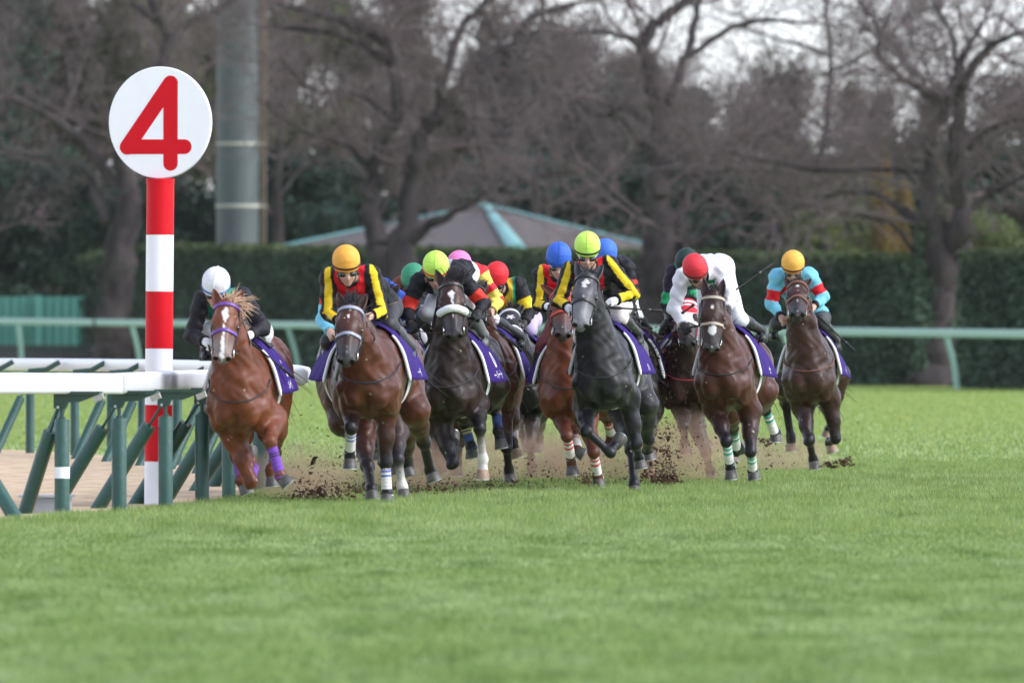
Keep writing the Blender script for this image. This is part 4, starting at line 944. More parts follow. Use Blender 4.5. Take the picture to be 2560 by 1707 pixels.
# ------------------------------------------------------------------ jockeys
SKIN = mat('skin', rough=.5, spec=.4, attr=True); SILK = mat('racing_silk', rough=.6, spec=.22, attr=True, noise=.14, nscale=12, bump=.8, bscale=13)
BREE = mat('breeches', rough=.6, attr=True, noise=.08, bump=.3, bscale=24); BOOT = mat('boot', rough=.4, spec=.4, attr=True); GLOVE = mat('glove', rough=.7, attr=True); LENS = mat('goggle_lens', (.006, .006, .008), rough=.08, spec=.8)
def capmat(c): return mat('cap_%03d%03d%03d' % tuple(int(x * 255) for x in c), c, rough=.6, spec=.3, noise=.08, nscale=8, bump=.4, bscale=16, stretch=(.5, .5, 2.2))
def jockey(H_, cap, capc, sh, el, ha, label, pat, tilt=(0, 0), band=None, yh=-.05, hip=None, lean=.45, fine=True, bree=(.72, .72, .75), boot=(.02, .02, .022), glove=None, collar=(.02, .02, .022),
           knee=None, foot=None, capr=1.0, face=0, stripe=None, hair=(.02, .015, .012), strap=None, seat=(.98, .60)):
    T, Y0 = H_['T'], H_['Y0']; lat = H_['lat']
    Yh = Y0 + yh; Cp = P(*cap, Yh)
    uh = nrm(np.array([math.sin(R(tilt[0])), -lean, 1.0])); fh = nrm(np.array([math.sin(R(tilt[1])), -1, 0.0]) - uh * np.dot(uh, [math.sin(R(tilt[1])), -1, 0])); lh = nrm(np.cross(uh, fh)); lh = lh if lh[0] > 0 else -lh
    HC = Cp - uh * .092 - fh * .006
    S = [P(*q, Y0 + .14) for q in sh]; SC_ = (S[0] + S[1]) / 2
    Ej = []
    for s_, e_, L in zip(S, el, (.28, .28)):
        p = P(*e_, s_[1]); d = np.linalg.norm((p - s_)[[0, 2]]); Ej.append(P(*e_, s_[1] - min(.20, math.sqrt(max(L * L - d * d, 0)) * .9)))
    Hn = []
    for e_, h, L in zip(Ej, ha, (.25, .25)):
        p = P(*h, e_[1]); d = np.linalg.norm((p - e_)[[0, 2]]); Hn.append(P(*h, e_[1] - min(.22, math.sqrt(max(L * L - d * d, .003)))))
    HP = T(seat[0], 0, seat[1]) if hip is None else P(*hip, Y0 + .70)
    K = [P(*knee[i], Y0 + .28) if knee and knee[i] else T(.60, s * .24, .36) for i, s in enumerate((-1, 1))]
    Fo = [P(*foot[i], Y0 + .62) if foot and foot[i] else T(.96, s * .335, -.02) for i, s in enumerate((-1, 1))]
    b = []; back = nrm(HP - SC_); sk = (.50, .32, .24); sk2 = (.45, .25, .19)
    f_, u_, l_ = fh, uh, lh; FA = [l_, f_, u_]
    b += [Ell(HC, (.076, .094, .100), FA, sk, reg=1, k=.03), Ell(HC + f_ * .028 - u_ * .072, (.056, .066, .066), FA, sk, reg=1, k=.03), Ell(HC + f_ * .060 - u_ * .122, (.026, .024, .022), FA, sk, reg=1, k=.02),
          Cap(HC + f_ * .092 - u_ * .025, HC + f_ * .108 - u_ * .062, .010, .015, sk2, reg=1, k=.012)]
    for s in (-1, 1):
        b += [Ell(HC + f_ * .070 + l_ * s * .040 - u_ * .058, (.020, .016, .020), FA, sk, reg=1, k=.02), Ell(HC + l_ * s * .080 - u_ * .045 - f_ * .005, (.009, .018, .030), FA, sk2, reg=1, k=.008),
              Ell(HC + f_ * .088 + l_ * s * .012 - u_ * .066, (.010, .010, .008), FA, sk2, reg=1, k=.008)]
    b += [Ell(HC + f_ * .090 - u_ * .088, (.024, .012, .006), FA, (.36, .13, .11), reg=1, k=.006), Ell(HC + f_ * .087 - u_ * .099, (.020, .012, .007), FA, (.38, .15, .12), reg=1, k=.006)]
    nb = SC_ + back * .05 + Z3 * .01
    b += [Cap(HC - u_ * .07 - f_ * .02, nb, .055, .065, sk, reg=2, k=.04)]
    ch = lambda s: S[s] * .62 + SC_ * .38
    mid = SC_ * .5 + HP * .5 + Z3 * .035
    for i in (0, 1):
        s = -1 if i == 0 else 1
        b += [Cap(ch(i) + back * .09, mid + lat * s * .075, .108, .098, 0, reg=3, k=.07), Cap(mid + lat * s * .07, HP + lat * s * .07, .095, .105, 0, reg=3, k=.07), Cap(SC_ + back * .04, S[i] - (S[i] - SC_) * .10, .070, .062, 0, reg=3, k=.05)]
    b += [Ell(SC_ + back * .13 - Z3 * .02, (.165, .14, .11), [lat, back, np.cross(lat, back)], 0, reg=3, k=.06)]
    arms = []
    for i in (0, 1):
        g_ = [Cap(S[i], Ej[i], .063, .049, 0, reg=10 + i, k=.04), Cap(Ej[i], Ej[i] + (Hn[i] - Ej[i]) * .84, .048, .029, 0, reg=12 + i, k=.03)]
        fd = nrm(Hn[i] - Ej[i]); s = -1 if i == 0 else 1; kn_ = nrm(X3 - fd * fd[0]); kn_ = nrm(kn_ * .75 + Z3 * .35 * s * 0 + nrm(Z3 - fd * fd[2]) * .3 * -s); kn_ = nrm(kn_ - fd * fd.dot(kn_)); dn = nrm(np.cross(fd, kn_)); dn = dn if dn[2] < 0 else -dn
        pc = Hn[i] + fd * .012; g_ += [Ell(pc, (.044, .042, .024), [fd, kn_, dn], sk, reg=14 + i, k=.015), Cap(Ej[i] + (Hn[i] - Ej[i]) * .80, pc, .029, .026, sk, reg=14 + i, k=.02)]
        for j in range(4):
            o = kn_ * ((j - 1.5) * .0215); ln = (.036, .042, .040, .031)[j]; p0 = pc + fd * .034 + o; p1 = p0 + fd * ln * .55 + dn * .016; p2 = p1 + dn * .028 - fd * .012; p3 = p2 - fd * .026 + dn * .002
            for a_, b__ in ((p0, p1), (p1, p2), (p2, p3)): g_.append(Cap(a_, b__, .0108, .0100, sk, reg=14 + i, k=.005))
        th0 = pc - kn_ * s * -.036 * -1; th0 = pc - kn_ * (.034 * s) - fd * .008; th1 = th0 + fd * .032 + dn * .014 - kn_ * (.006 * s); th2 = th1 + fd * .018 + dn * .020 + kn_ * (.016 * s)
        g_ += [Cap(th0, th1, .013, .0115, sk, reg=14 + i, k=.008), Cap(th1, th2, .0115, .0095, sk, reg=14 + i, k=.006)]
        arms.append(g_)
    legs = []
    for i in (0, 1):
        s = -1 if i == 0 else 1; hp_ = HP + lat * s * .085; an = Fo[i] + Z3 * .07 + Y3 * .03
        legs.append([Ell(hp_ + Z3 * .0, (.11, .12, .11), None, 0, reg=4, k=.05), Cap(hp_, K[i], .098, .062, 0, reg=4, k=.05), Cap(K[i], K[i] + (an - K[i]) * .18, .062, .060, 0, reg=4, k=.03), Cap(K[i] + (an - K[i]) * .15, K[i] + (an - K[i]) * .45, .060, .056, 0, reg=20 + i, k=.03), Cap(K[i] + (an - K[i]) * .4, an, .056, .038, 0, reg=20 + i, k=.03),
                     Cap(an, Fo[i] + Y3 * .06, .038, .036, 0, reg=20 + i, k=.03), Cap(Fo[i] + Y3 * .06, Fo[i] - Y3 * .10 - Z3 * .01, .038, .030, 0, reg=20 + i, k=.03)])
    fld = Field([b] + arms + legs, .0085 if fine else .013, .04); V, F = fld.mesh(); bi, bt, col = fld.nearest(V); regs = np.array([p.reg for p in fld.allp])[bi]
    col = np.where(col.sum(1, keepdims=True) > .05, col, np.array([sk])); 
    rel = V - HC; hu, hf, hl = rel @ u_, rel @ f_, rel @ l_
    hm = (regs == 1) & ((hf < .02) & (hu > -.05) | (hu > .03)); col[hm] = hair
    # the eyes
    bx = H_['T'](.9, 0, 0); root = mesh_obj('person', V, F, SKIN, None, cols=col); tag(root, label, 'person', 'jockeys in racing silks')
    ctx = dict(V=V, regs=regs, t=bt, S=S, E=Ej, Hn=Hn, SC=SC_, HP=HP, lat=lat, back=back, N=fld.N, Y0=Y0)
    jc = pat(ctx); jm = (regs == 3) | (regs == 10) | (regs == 11) | (regs == 12) | (regs == 13) | ((regs == 2) & (np.linalg.norm(V - nb, axis=1) < .125))
    nm = (regs == 2); jc[nm] = collar
    shell('jacket', fld, jm, .019, SILK, root, jc, wr=.009, seed=Y0 % 7, wscale=34)
    cb = np.tile(np.array(bree), (len(V), 1)); shell('breeches', fld, (regs == 4), .006, BREE, root, cb, wr=.003, seed=2, wscale=28)
    bc = np.tile(np.array(boot), (len(V), 1))
    for i in (0, 1): shell('boot', fld, (regs == 20 + i), .006, BOOT, root, bc)
    if glove is not None:
        for i in (0, 1): shell('glove', fld, (regs == 14 + i), .0035, GLOVE, root, np.tile(np.array(glove), (len(V), 1)))
    # cap: a quartered silk cover over the skull cap
    Vc, Fc, Cc_ = [], [], []; n = 40; rows = 20; RL, RF, RU = .123 * capr, .134 * capr, .128 * capr; cen = HC + u_ * .092 + f_ * .006; bandc = band or capc
    for i in range(rows + 1):
        ph = R(-34) + (R(90) - R(-34)) * i / rows
        for j in range(n):
            th = 2 * math.pi * j / n; k_ = 1.0 + .004 * math.sin(th * 9 + i) * (ph < .9); z = math.sin(ph); rr = math.cos(ph) if ph > 0 else math.cos(ph * .75)
            fx = 1 + (.035 * max(0, math.cos(th)) if i < 2 else 0)
            Vc.append(cen + l_ * math.sin(th) * rr * RL * k_ * fx + f_ * math.cos(th) * rr * RF * k_ * fx + u_ * (z * RU - .02 * (math.cos(th)) * (ph < 0)))
    for i in range(rows):
        for j in range(n): Fc.append((i * n + j, i * n + (j + 1) % n, (i + 1) * n + (j + 1) % n, (i + 1) * n + j))
    co = mesh_obj('cap', Vc, np.array(Fc), capmat(capc), root); md = co.modifiers.new('t', 'SOLIDIFY'); md.thickness = .006; md.offset = -1
    mb = MB(); mb.tube([cen + u_ * (RU - .002), cen + u_ * (RU + .004)], [.011, .007], 10); mb.build('button', capmat(capc), co, smooth=True)
    def ring(h, off, r, m, name, th0=-180, th1=180, ff=1.0):
        pts = []
        for th in np.linspace(R(th0), R(th1), 37):
            ph = R(h); rr = math.cos(ph * .75); pts.append(cen + l_ * math.sin(th) * (rr * RL + off) + f_ * math.cos(th) * (rr * RF + off) * ff + u_ * (math.sin(ph) * RU - .02 * math.cos(th)))
        mb = MB(); mb.tube(pts, r, 6, flat=.5, up=l_, cap=False); return mb.build(name, m, co, smooth=True)
    if band is not None: ring(-19, .003, .011, capmat(band), 'cap_band')
    if stripe is not None:
        pts = [cen + f_ * math.cos(p_) * (RF + .002) + u_ * math.sin(p_) * (RU + .002) for p_ in np.linspace(R(-10), R(170), 24)]; mb = MB(); mb.tube(pts, .006, 6, flat=.4, up=l_); mb.build('cap_seam', capmat(stripe), co, smooth=True)
    # goggles and chin strap
    mbl = MB(); mbf = MB()
    for s in (-1, 1):
        c = HC + l_ * s * .036 + f_ * .074 - u_ * .030; pr = [(0.0, .004, .030), (.010, .018, .0), (.0, .0, 0)]
        for r_, dz in ((.0, .026), (.016, .022), (.028, .012), (.033, .0), (.034, -.03)):
            for k_ in range(14):
                th = 2 * math.pi * k_ / 14; mbl.v.append(c + (l_ * math.cos(th) * 1.25 + u_ * math.sin(th) * .98) * max(r_, .001) + f_ * dz * .9 - f_ * abs(math.cos(th)) * r_ * .25 + l_ * s * 0)
        o_ = len(mbl.v) - 70
        for i in range(4):
            for k_ in range(14): mbl.f.append([o_ + i * 14 + k_, o_ + i * 14 + (k_ + 1) % 14, o_ + (i + 1) * 14 + (k_ + 1) % 14, o_ + (i + 1) * 14 + k_])
    go = mbl.build('goggles', LENS, root, smooth=True)
    pts = [HC + l_ * math.sin(t) * .092 + f_ * math.cos(t) * .096 - u_ * .022 + u_ * .02 * (1 - math.cos(t)) for t in np.linspace(R(35), R(325), 24)]; sweep('goggle_strap', pts, .010, mat('strap', strap or (.03, .03, .03), rough=.6) if strap is None else mat('strap_w', strap, rough=.5), go, 6, flat=.35, up=l_)
    cs = [HC + l_ * -.082 - u_ * .01, HC + l_ * -.070 + f_ * .03 - u_ * .09, HC + f_ * .055 - u_ * .148, HC + l_ * .070 + f_ * .03 - u_ * .09, HC + l_ * .082 - u_ * .01]
    sweep('chin_strap', spline(cs, 5), .0055, mat('chin_strap', (.02, .02, .02), rough=.6), root, 5)
    # stirrups and reins
    SHOE2 = mat('stirrup_metal', (.12, .12, .13), rough=.4, metal=.6)
    REIN = H_.get('rein') or LEA
    for i, s in enumerate((-1, 1)):
        c = Fo[i] - Z3 * .045 - Y3 * .01; pts = [c + lat * -.05 * s * 0 + lat * .055 * math.cos(t) + Z3 * (.01 + .12 * max(0, math.sin(t))) for t in np.linspace(0, math.pi, 12)] + [c - lat * .055, c + lat * .055]
        st = sweep('stirrup', pts, .006, SHOE2, H_['root'], 6); sweep('stirrup_leather', [c + Z3 * .12, (c + T(.72, s * .24, .22)) / 2 + Z3 * .03, T(.72, s * .20, .30)], .010, LEA, st, 6, flat=.4)
        bt_ = H_['bits'][i]; hnd = Hn[i] + nrm(Hn[i] - Ej[i]) * .02; q = [bt_, bt_ * .65 + hnd * .35 - Z3 * .035, bt_ * .25 + hnd * .75 - Z3 * .03 , hnd]; sweep('rein', spline(q, 5), .0085, REIN, H_['root'], 6, flat=.5)
    sweep('rein', spline([Hn[0] + Z3 * -.02, (Hn[0] + Hn[1]) / 2 - Z3 * .05 + Y3 * .05, Hn[1] - Z3 * .02], 6), .009, REIN, H_['root'], 6)
    return ctx
def whip(a, b, Ya, Yb, label):
    A_, B_ = P(*a, Ya), P(*b, Yb); d = B_ - A_; mb = MB(); mb.tube([A_ - d * .04, A_, A_ + d * .15, A_ + d * .2, A_ + d * .74, A_ + d * .76, A_ + d * .98, B_], [.010, .015, .014, .009, .008, .014, .016, .013], 8)
    e = empty('whip', A_, label, 'whip', 'riding whips'); mb.build('shaft', WHIPM, e, smooth=True)
    mb = MB(); mb.tube([A_ + d * .72, A_ + d * .765], .0165, 8); mb.build('collar', mat('whip_collar', (.03, .03, .035), rough=.5), e, smooth=True)
# colour patterns
def solid(v, c): return np.tile(np.array(c, float), (len(v), 1))
RED_, YEL, BLK, WHT, GRN, LBL, BLU = (.62, .010, .018), (.78, .54, .02), (.011, .010, .014), (.72, .72, .77), (.012, .19, .085), (.17, .50, .66), (.025, .09, .50)
def pat_redyellow(c):
    V, r = c['V'], c['regs']; o = solid(V, RED_)
    ab = np.abs((V - c['SC']) @ c['lat']); o[(r == 3) & (ab > .135)] = BLK; o[(r == 3) & (((V - c['SC']) @ c['back']) > .22)] = BLK
    for i in (0, 1):
        for rg, A_, B_ in ((10 + i, c['S'][i], c['E'][i]), (12 + i, c['E'][i], c['Hn'][i])):
            m = r == rg; ax = nrm(B_ - A_); s = -1 if i == 0 else 1; fr = nrm(np.array([s * .15, -1, .15]) - ax * np.dot(ax, [s * .15, -1, .15])); sd_ = np.cross(ax, fr)
            q = V[m] - A_; x = q @ sd_; y = q @ fr; cc = np.tile(np.array(BLK), (m.sum(), 1)); cc[(np.abs(x + .004) < .026) & (y > 0)] = YEL; cc[(y < -.035) ] = YEL
            if rg >= 12: t = c['t'][m]; cc[t > .93] = BLK
            o[m] = cc
    return o
def bands(base, bnd, t0, t1, fore=None, t2=None, t3=None, fcol=None, body=None):
    def f(c):
        r, t = c['regs'], c['t']; o = solid(c['V'], base)
        if body is not None: o[r == 3] = body
        m = ((r == 10) | (r == 11)) & (t > t0) & (t < t1); o[m] = bnd
        if fore is not None: o[(r == 12) | (r == 13)] = fore
        if t2 is not None: o[((r == 12) | (r == 13)) & (t > t2) & (t < t3)] = fcol
        return o
    return f
def pat_black_green(c):
    o = solid(c['V'], (.016, .014, .020)); r = c['regs']; q = c['V'] - c['SC']; o[(r == 3) & (np.abs(q @ c['lat']) < .12) & (q @ c['back'] < .2)] = (.012, .24, .13); o[(r == 3) & (np.abs(q @ c['lat']) < .115) & (q @ c['back'] < .12) & (q[:, 2] < -.03)] = (.010, .14, .08); return o
def pat_4(c):
    o = bands(BLK, (.68, .035, .02), .55, .98)(c); r = c['regs']; q = c['V'] - c['SC']; m = (r == 3) & (np.abs(q @ c['lat']) < .07); o[m] = (.5, .5, .54); o[((r == 12) | (r == 13)) & (c['t'] > .9)] = BLK; return o
def pat_5(c):
    r, t = c['regs'], c['t']; o = solid(c['V'], (.68, .02, .03)); ye = (.78, .66, .12)
    for a, b in ((.05, .45), (.68, .95)): o[((r == 10) | (r == 11)) & (t > a) & (t < b)] = ye
    o[((r == 12) | (r == 13)) & (t > .12)] = ye; o[(r == 3) & (np.sin(c['V'][:, 0] * 38) * np.sin(c['V'][:, 2] * 44) > .75)] = (.8, .72, .3); return o
def pat_6(c):
    r, t = c['regs'], c['t']; o = solid(c['V'], BLK); o[r == 3] = (.60, .40, .02); ab = np.abs((c['V'] - c['SC']) @ c['lat']); o[(r == 3) & (ab > .11) & (ab < .135)] = (.0, .3, .17); o[(r == 3) & (ab >= .135)] = BLK
    o[((r == 10) | (r == 11)) & (t > .5) & (t < .9)] = YEL; return o
def pat_white(c):
    r = c['regs']; o = solid(c['V'], WHT); q = c['V'] - c['SC']; z = q[:, 2] - .25 * q[:, 0]; k = (r == 3) & (q @ c['back'] < .2)
    o[k & (np.abs(z + .075) < .016)] = (.01, .19, .07); o[k & (np.abs(z + .125) < .018)] = (.01, .19, .07); return o
def pat_12(c):
    r, t = c['regs'], c['t']; o = solid(c['V'], LBL); o[((r == 10) | (r == 11)) & (t > .50) & (t < .88)] = RED_; q = c['V'] - c['SC']; x = q @ c['lat']; z = q[:, 2]
    o[(r == 3) & (np.abs(np.abs(x) + z * .9 + .03) < .028) & (q @ c['back'] < .2)] = RED_; o[((r == 12) | (r == 13)) & (t > .84)] = BLK; return o
def pat_10(c):
    r, t = c['regs'], c['t']; o = solid(c['V'], (.022, .013, .024)); o[((r == 10) | (r == 11)) & (t > .62) & (t < .99)] = (.02, .32, .12); ab = np.abs((c['V'] - c['SC']) @ c['lat']); o[(r == 3) & (np.abs(ab - .13) < .012)] = (.02, .34, .13); return o
def pat_3(c):
    o = solid(c['V'], (.16, .045, .022)); v = c['V']; o[np.sin(v[:, 0] * 33 + 1) * np.sin(v[:, 2] * 29 + v[:, 1] * 9) > .25] = BLK; return o
# ------------------------------------------------------------------ the field: coats
CH = dict(name='chestnut', body=(.140, .040, .017), leg=(.125, .036, .016), dark=(.120, .033, .015)); CH2 = dict(name='light_chestnut', body=(.135, .035, .017), leg=(.10, .028, .016), dark=(.12, .030, .015))
BAY = dict(name='bay', body=(.088, .026, .014), leg=(.012, .010, .012), dark=(.040, .016, .011)); DBAY = dict(name='dark_bay', body=(.024, .012, .010), leg=(.010, .009, .011), dark=(.018, .011, .010))
BRN = dict(name='brown', body=(.042, .017, .012), leg=(.012, .010, .012), dark=(.026, .013, .011)); BLKH = dict(name='black', body=(.014, .011, .011), leg=(.011, .010, .010), dark=(.011, .010, .010))
GREY = dict(name='steel_grey', body=(.020, .019, .021), leg=(.013, .013, .016), dark=(.016, .015, .017), grey=True); BB = dict(name='dark_brown', body=(.028, .013, .010), leg=(.011, .010, .012), dark=(.020, .011, .010))
PUR = ((.16, .05, .38), (.02, .015, .03), (6, 8)); W_BLU = ((.66, .64, .62), (.10, .12, .42), (3, 4, 7, 8)); W_RED = ((.66, .63, .60), (.55, .03, .04), (3, 4, 8, 9)); W_GRN = ((.68, .68, .67), (.02, .33, .22), (3, 4, 8, 9)); BL_Y = ((.045, .08, .24), (.52, .42, .08), (3, 4, 7, 8))
# 1 chestnut, white cap
h1 = horse(99.8, (600, 984), (652, 942), A1(560, 545), A1(497, 1262), dict(
    LF=((L1(520, 640), L1(722, 1195), L1(742, 1040), L1(716, 830)), '-++'), RF=((L1(1000, 420), L1(960, 700), L1(1082, 1120), L1(1180, 1225)), '-+0'),
    LH=((L1(560, 640), L1(560, 900), L1(600, 1170), L1(680, 1330)), '0-0'), RH=((L1(980, 560), L1(1000, 840), L1(962, 1040), L1(985, 1245)), '+-0')),
    'chestnut racehorse with white blaze and purple leg wraps nearest the rail', CH, blaze=[(.06, 0, 0), (.08, .020, 0), (.12, .034, 0), (.16, .030, .002), (.20, .013, 0), (.35, .013, -.006), (.48, .020, -.004), (.545, .022, -.002), (.57, .0, 0)],
    wraps=dict(LF=PUR, RF=PUR, LH=PUR), brid=(.02, .018, .022), brow=mat('brow_purple', (.13, .05, .30), rough=.5), text=('1', 'メイ'), mane=dict(col=(.60, .40, .28), wind=(.9, .15, .0), len=.12, fn=16, flen=.13, droop=.4, extra=[((.9, .1, .45), .22, 40, .5), ((1, 0, .2), .22, 26, 1.1)]),
    muzcol=(.20, .15, .13), facedark=(.17, .052, .022), girth=((.7, .7, .7), (.03, .03, .05)), hooves=(), ears=(1, 1))
jockey(h1, A1(420, 225), WHT, (A1(235, 480), A1(760, 430)), (A1(105, 930), A1(1030, 830)), (A1(300, 1020), A1(850, 930)), 'jockey in white cap and black jacket with green collar nearest the rail', pat_black_green,
       band=(.05, .17, .42), tilt=(4, -6), glove=(.75, .75, .77), collar=(.012, .30, .17), lean=.5, stripe=(.8, .8, .84), yh=-.10, knee=(A1(325, 860), A1(825, 790)), foot=(A1(285, 1190), A1(1040, 1110)), seat=(1.0, .46))
whip(A1(820, 985), A1(1432, 1480), 99.7, 100.1, 'black whip slanting down right from the gloved hand of the white capped jockey')
# 2 bay, orange cap
h2 = horse(101.2, (925, 943), (978, 930), A2(715, 900), Z2(243, 712), dict(
    LF=((L2(400, 420), L2(385, 660), L2(370, 905), L2(372, 1060)), '-+0'), RF=((L2(722, 450), L2(718, 1000), L2(735, 1310), L2(732, 1400)), '-00'),
    RH=((Z2(640, 980), Z2(690, 1165), Z2(728, 1330), Z2(752, 1388)), '++0'), LH=((L2(480, 720), L2(545, 1040), L2(582, 1270), L2(592, 1355)), '--0')),
    'bay racehorse with striped white and navy bridle and blue banded white leg wraps', BAY, blaze=[(.09, 0, 0), (.115, .010, -.012), (.13, .012, -.01), (.15, .004, -.004), (.165, .005, 0), (.18, 0, 0)],
    wraps=dict(LF=W_BLU, RF=W_BLU), brow=mat('brow_navy', (.30, .32, .42), rough=.5), brid=(.02, .022, .04), text=('', 'ーイ'), mane=dict(col=(.045, .042, .046), wind=(.3, .1, .6), len=.10, fn=34, flen=.14, droop=-.35),
    muzcol=(.05, .045, .048), girth=((.7, .7, .7), (.06, .20, .42)), facedark=(.062, .023, .016))
jockey(h2, A2(655, 248), (.80, .38, .060), (A2(430, 480), A2(985, 455)), (A2(430, 960), A2(1110, 930)), (A2(575, 1060), A2(955, 1000)), 'jockey in orange cap and red vest with yellow and black sleeves', pat_redyellow,
       band=(.07, .02, .015), tilt=(-3, 5), lean=.30, yh=-.12, bree=(.025, .024, .03), boot=(.06, .06, .066), collar=BLK, knee=(None, A2(1215, 1100)), foot=(None, A2(1510, 1500)))
whip(A2(950, 1060), A2(1375, 1565), 101.0, 101.5, 'long black whip lying down the shoulder of the bay with the striped bridle')
# 3 hidden pair behind the orange cap
h2b = horse(104.6, (905, 950), (868, 925), (905, 775), (912, 880), dict(
    LF=((L2(560, 640), L2(540, 860), L2(600, 870), L2(620, 980)), '-+0'), RF=((L2(830, 680), L2(842, 960), L2(885, 1240), L2(903, 1350)), '-00'), LH=((L2(300, 600), L2(440, 760), L2(520, 800), L2(560, 760)), '+00'), RH=((L2(900, 700), L2(920, 1000), L2(940, 1060), L2(958, 1130)), '+00')),
    'brown racehorse mostly hidden behind the orange capped jockey, one white socked leg down', BRN, socks=('RF',), fine=False, text=None)
jockey(h2b, (862, 690), (.75, .75, .78), (A2(450, 600), A2(760, 620)), (A2(365, 1060), A2(860, 1000)), (A2(455, 1215), A2(760, 1150)), 'jockey whose light blue sleeve shows left of the red vested jockey in orange', bands(LBL, RED_, 0, .55, body=LBL), fine=False, bree=BLK, lean=.4, knee=(A2(420, 1330), None), foot=(A2(390, 1480), None))
# 4 blue and green sleeve
h3b = horse(107.5, (985, 945), (985, 925), A2(1150, 700), A2(1130, 1120), dict(
    LF=((960, 1050), (950, 1110), (965, 1150), (958, 1175)), RF=((1010, 1060), (1022, 1120), (1020, 1165), (1030, 1195)), LH=((970, 1050), (975, 1110), (985, 1160), (990, 1180)), RH=((1010, 1050), (1020, 1100), (1028, 1140), (1030, 1170))) and dict(
    LF=(((960, 1040), (952, 1120), (962, 1150), (975, 1140)), '-+0'), RF=(((1006, 1040), (1012, 1125), (1020, 1165), (1026, 1190)), '-+0'), LH=(((966, 1040), (972, 1110), (985, 1160), (990, 1185)), '++0'), RH=(((1006, 1040), (1018, 1100), (1012, 1150), (1022, 1185)), '++0')),
    'brown racehorse behind the bay with the striped bridle, only an ear showing', BB, fine=False, text=None)
jockey(h3b, (918, 708), BLU, (A2(960, 640), A2(1150, 630)), (A2(1050, 950), A2(1320, 940)), (A2(1120, 1060), A2(1180, 1070)), 'jockey in blue jacket with green sleeve band just behind the orange capped jockey', bands(BLU, (.01, .24, .10), .62, .98), fine=False, seat=(1.0, .5), foot=(None, (1010, 870)))
# 5 green cap
h3 = horse(112, (1062, 940), (1075, 925), A2(1655, 830), A2(1640, 1130), dict(
    LF=(((1045, 1040), (1040, 1110), (1045, 1150), (1050, 1165)), '-+0'), RF=(((1085, 1040), (1092, 1105), (1085, 1150), (1090, 1185)), '-+0'), LH=(((1050, 1040), (1052, 1110), (1060, 1150), (1065, 1180)), '++0'), RH=(((1085, 1040), (1095, 1100), (1100, 1150), (1104, 1180)), '++0')),
    'dark racehorse with a white nose far back behind the two leading bays', BLKH, blaze=[(.2, 0, 0), (.3, .02, 0), (.5, .03, 0), (.56, .02, 0)], fine=False, text=None)
jockey(h3, A2(1533, 468), (.035, .24, .13), (A2(1370, 600), A2(1620, 600)), (A2(1335, 850), A2(1640, 860)), (A2(1480, 960), A2(1640, 960)), 'jockey in dark green cap and brown and black patched jacket behind the front row', pat_3, band=(.02, .10, .06), fine=False, lean=.5, seat=(1.0, .42))
# 6 dark bay with shadow roll, lime cap
h4 = horse(107, (1126, 952), (1186, 930), A4(765, 480), A4(815, 1180), dict(
    LF=((L2(1260, 620), L2(1375, 1005), L2(1395, 860), L2(1385, 760)), '-++'), RF=((L2(1610, 430), L2(1645, 670), L2(1675, 970), L2(1672, 1165)), '-+0'),
    LH=((L2(1470, 480), L2(1490, 600), L2(1560, 850), L2(1570, 960)), '+00'), RH=((L2(1800, 250), L2(1800, 440), L2(1825, 690), L2(1858, 860)), '+-0')),
    'very dark bay racehorse with a thick white shadow roll across its nose', DBAY, blaze=[(.09, 0, 0), (.11, .016, 0), (.135, .034, .002), (.16, .024, .002), (.19, .010, .002), (.26, .005, .004), (.28, 0, 0)], roll_white=True, socks=('RF',),
    wraps=dict(LH=BL_Y, RH=BL_Y), text=('0', 'ーバート'), mane=dict(col=(.030, .027, .032), wind=(.7, .1, .5), len=.12, fn=30, flen=.15, droop=-.2, extra=[((.9, .1, .45), .24, 30, .1)]), muzcol=(.035, .030, .032), facedark=(.046, .020, .015), hooves=('RF',), girth=((.7, .7, .7), (.02, .02, .02)), ears=(1, 1))
jockey(h4, A4(572, 212), (.52, .80, .12), (A4(350, 440), A4(930, 420)), (A4(195, 820), A4(1190, 720)), (A4(260, 1010), A4(1120, 860)), 'jockey in red banded lime cap and black jacket with red sleeve bands', pat_4,
       band=(.62, .07, .03), stripe=(.62, .85, .2), lean=.5, glove=BLK, yh=-.02, hip=A4(860, 330), collar=BLK, knee=(A4(470, 830), A4(985, 740)), foot=(A4(300, 1130), A4(1200, 1230)), boot=(.20, .20, .21))
whip(A4(950, 740), A4(1655, 1300), 106.8, 107.6, 'black whip crossing the number cloth of the horse with the white shadow roll')
# 7 pink cap
h5 = horse(112, (1222, 940), (1236, 925), A4(1070, 560), A4(1110, 1000), dict(
    LF=((L2(1250, 560), L2(1210, 830), L2(1240, 1020), L2(1270, 1110)), '-+0'), RF=((L2(1870, 470), L2(1905, 850), L2(1930, 1070), L2(1945, 1200)), '-+0'), LH=((L2(1480, 560), L2(1440, 800), L2(1420, 1000), L2(1420, 1130)), '++0'), RH=((L2(1900, 560), L2(1960, 640), L2(1965, 800), L2(2010, 950)), '+-0')),
    'brown racehorse with white striped girth just behind the horse with the shadow roll', BAY, text=('', 'ハハ'), hooves=('RH',), wraps=dict(RH=((.28, .27, .27), (.3, .16, .10), (3, 4))), girth=((.68, .68, .66), (.02, .02, .02)))
jockey(h5, A4(880, 200), (.78, .20, .46), (A4(760, 380), A4(1150, 330)), (A4(760, 760), A4(1370, 690)), (A4(900, 820), A4(1290, 840)), 'jockey in pink cap and red jacket with yellow hooped sleeves', pat_5, band=(.78, .25, .48), lean=.45, knee=(None, A4(1250, 900)), foot=(None, (1302, 860)), hip=A4(1010, 500), yh=-.02)
whip(A4(1180, 930), A4(1690, 1345), 111.5, 112.3, 'black whip held by the pink capped jockey, pointing down at the black horse')
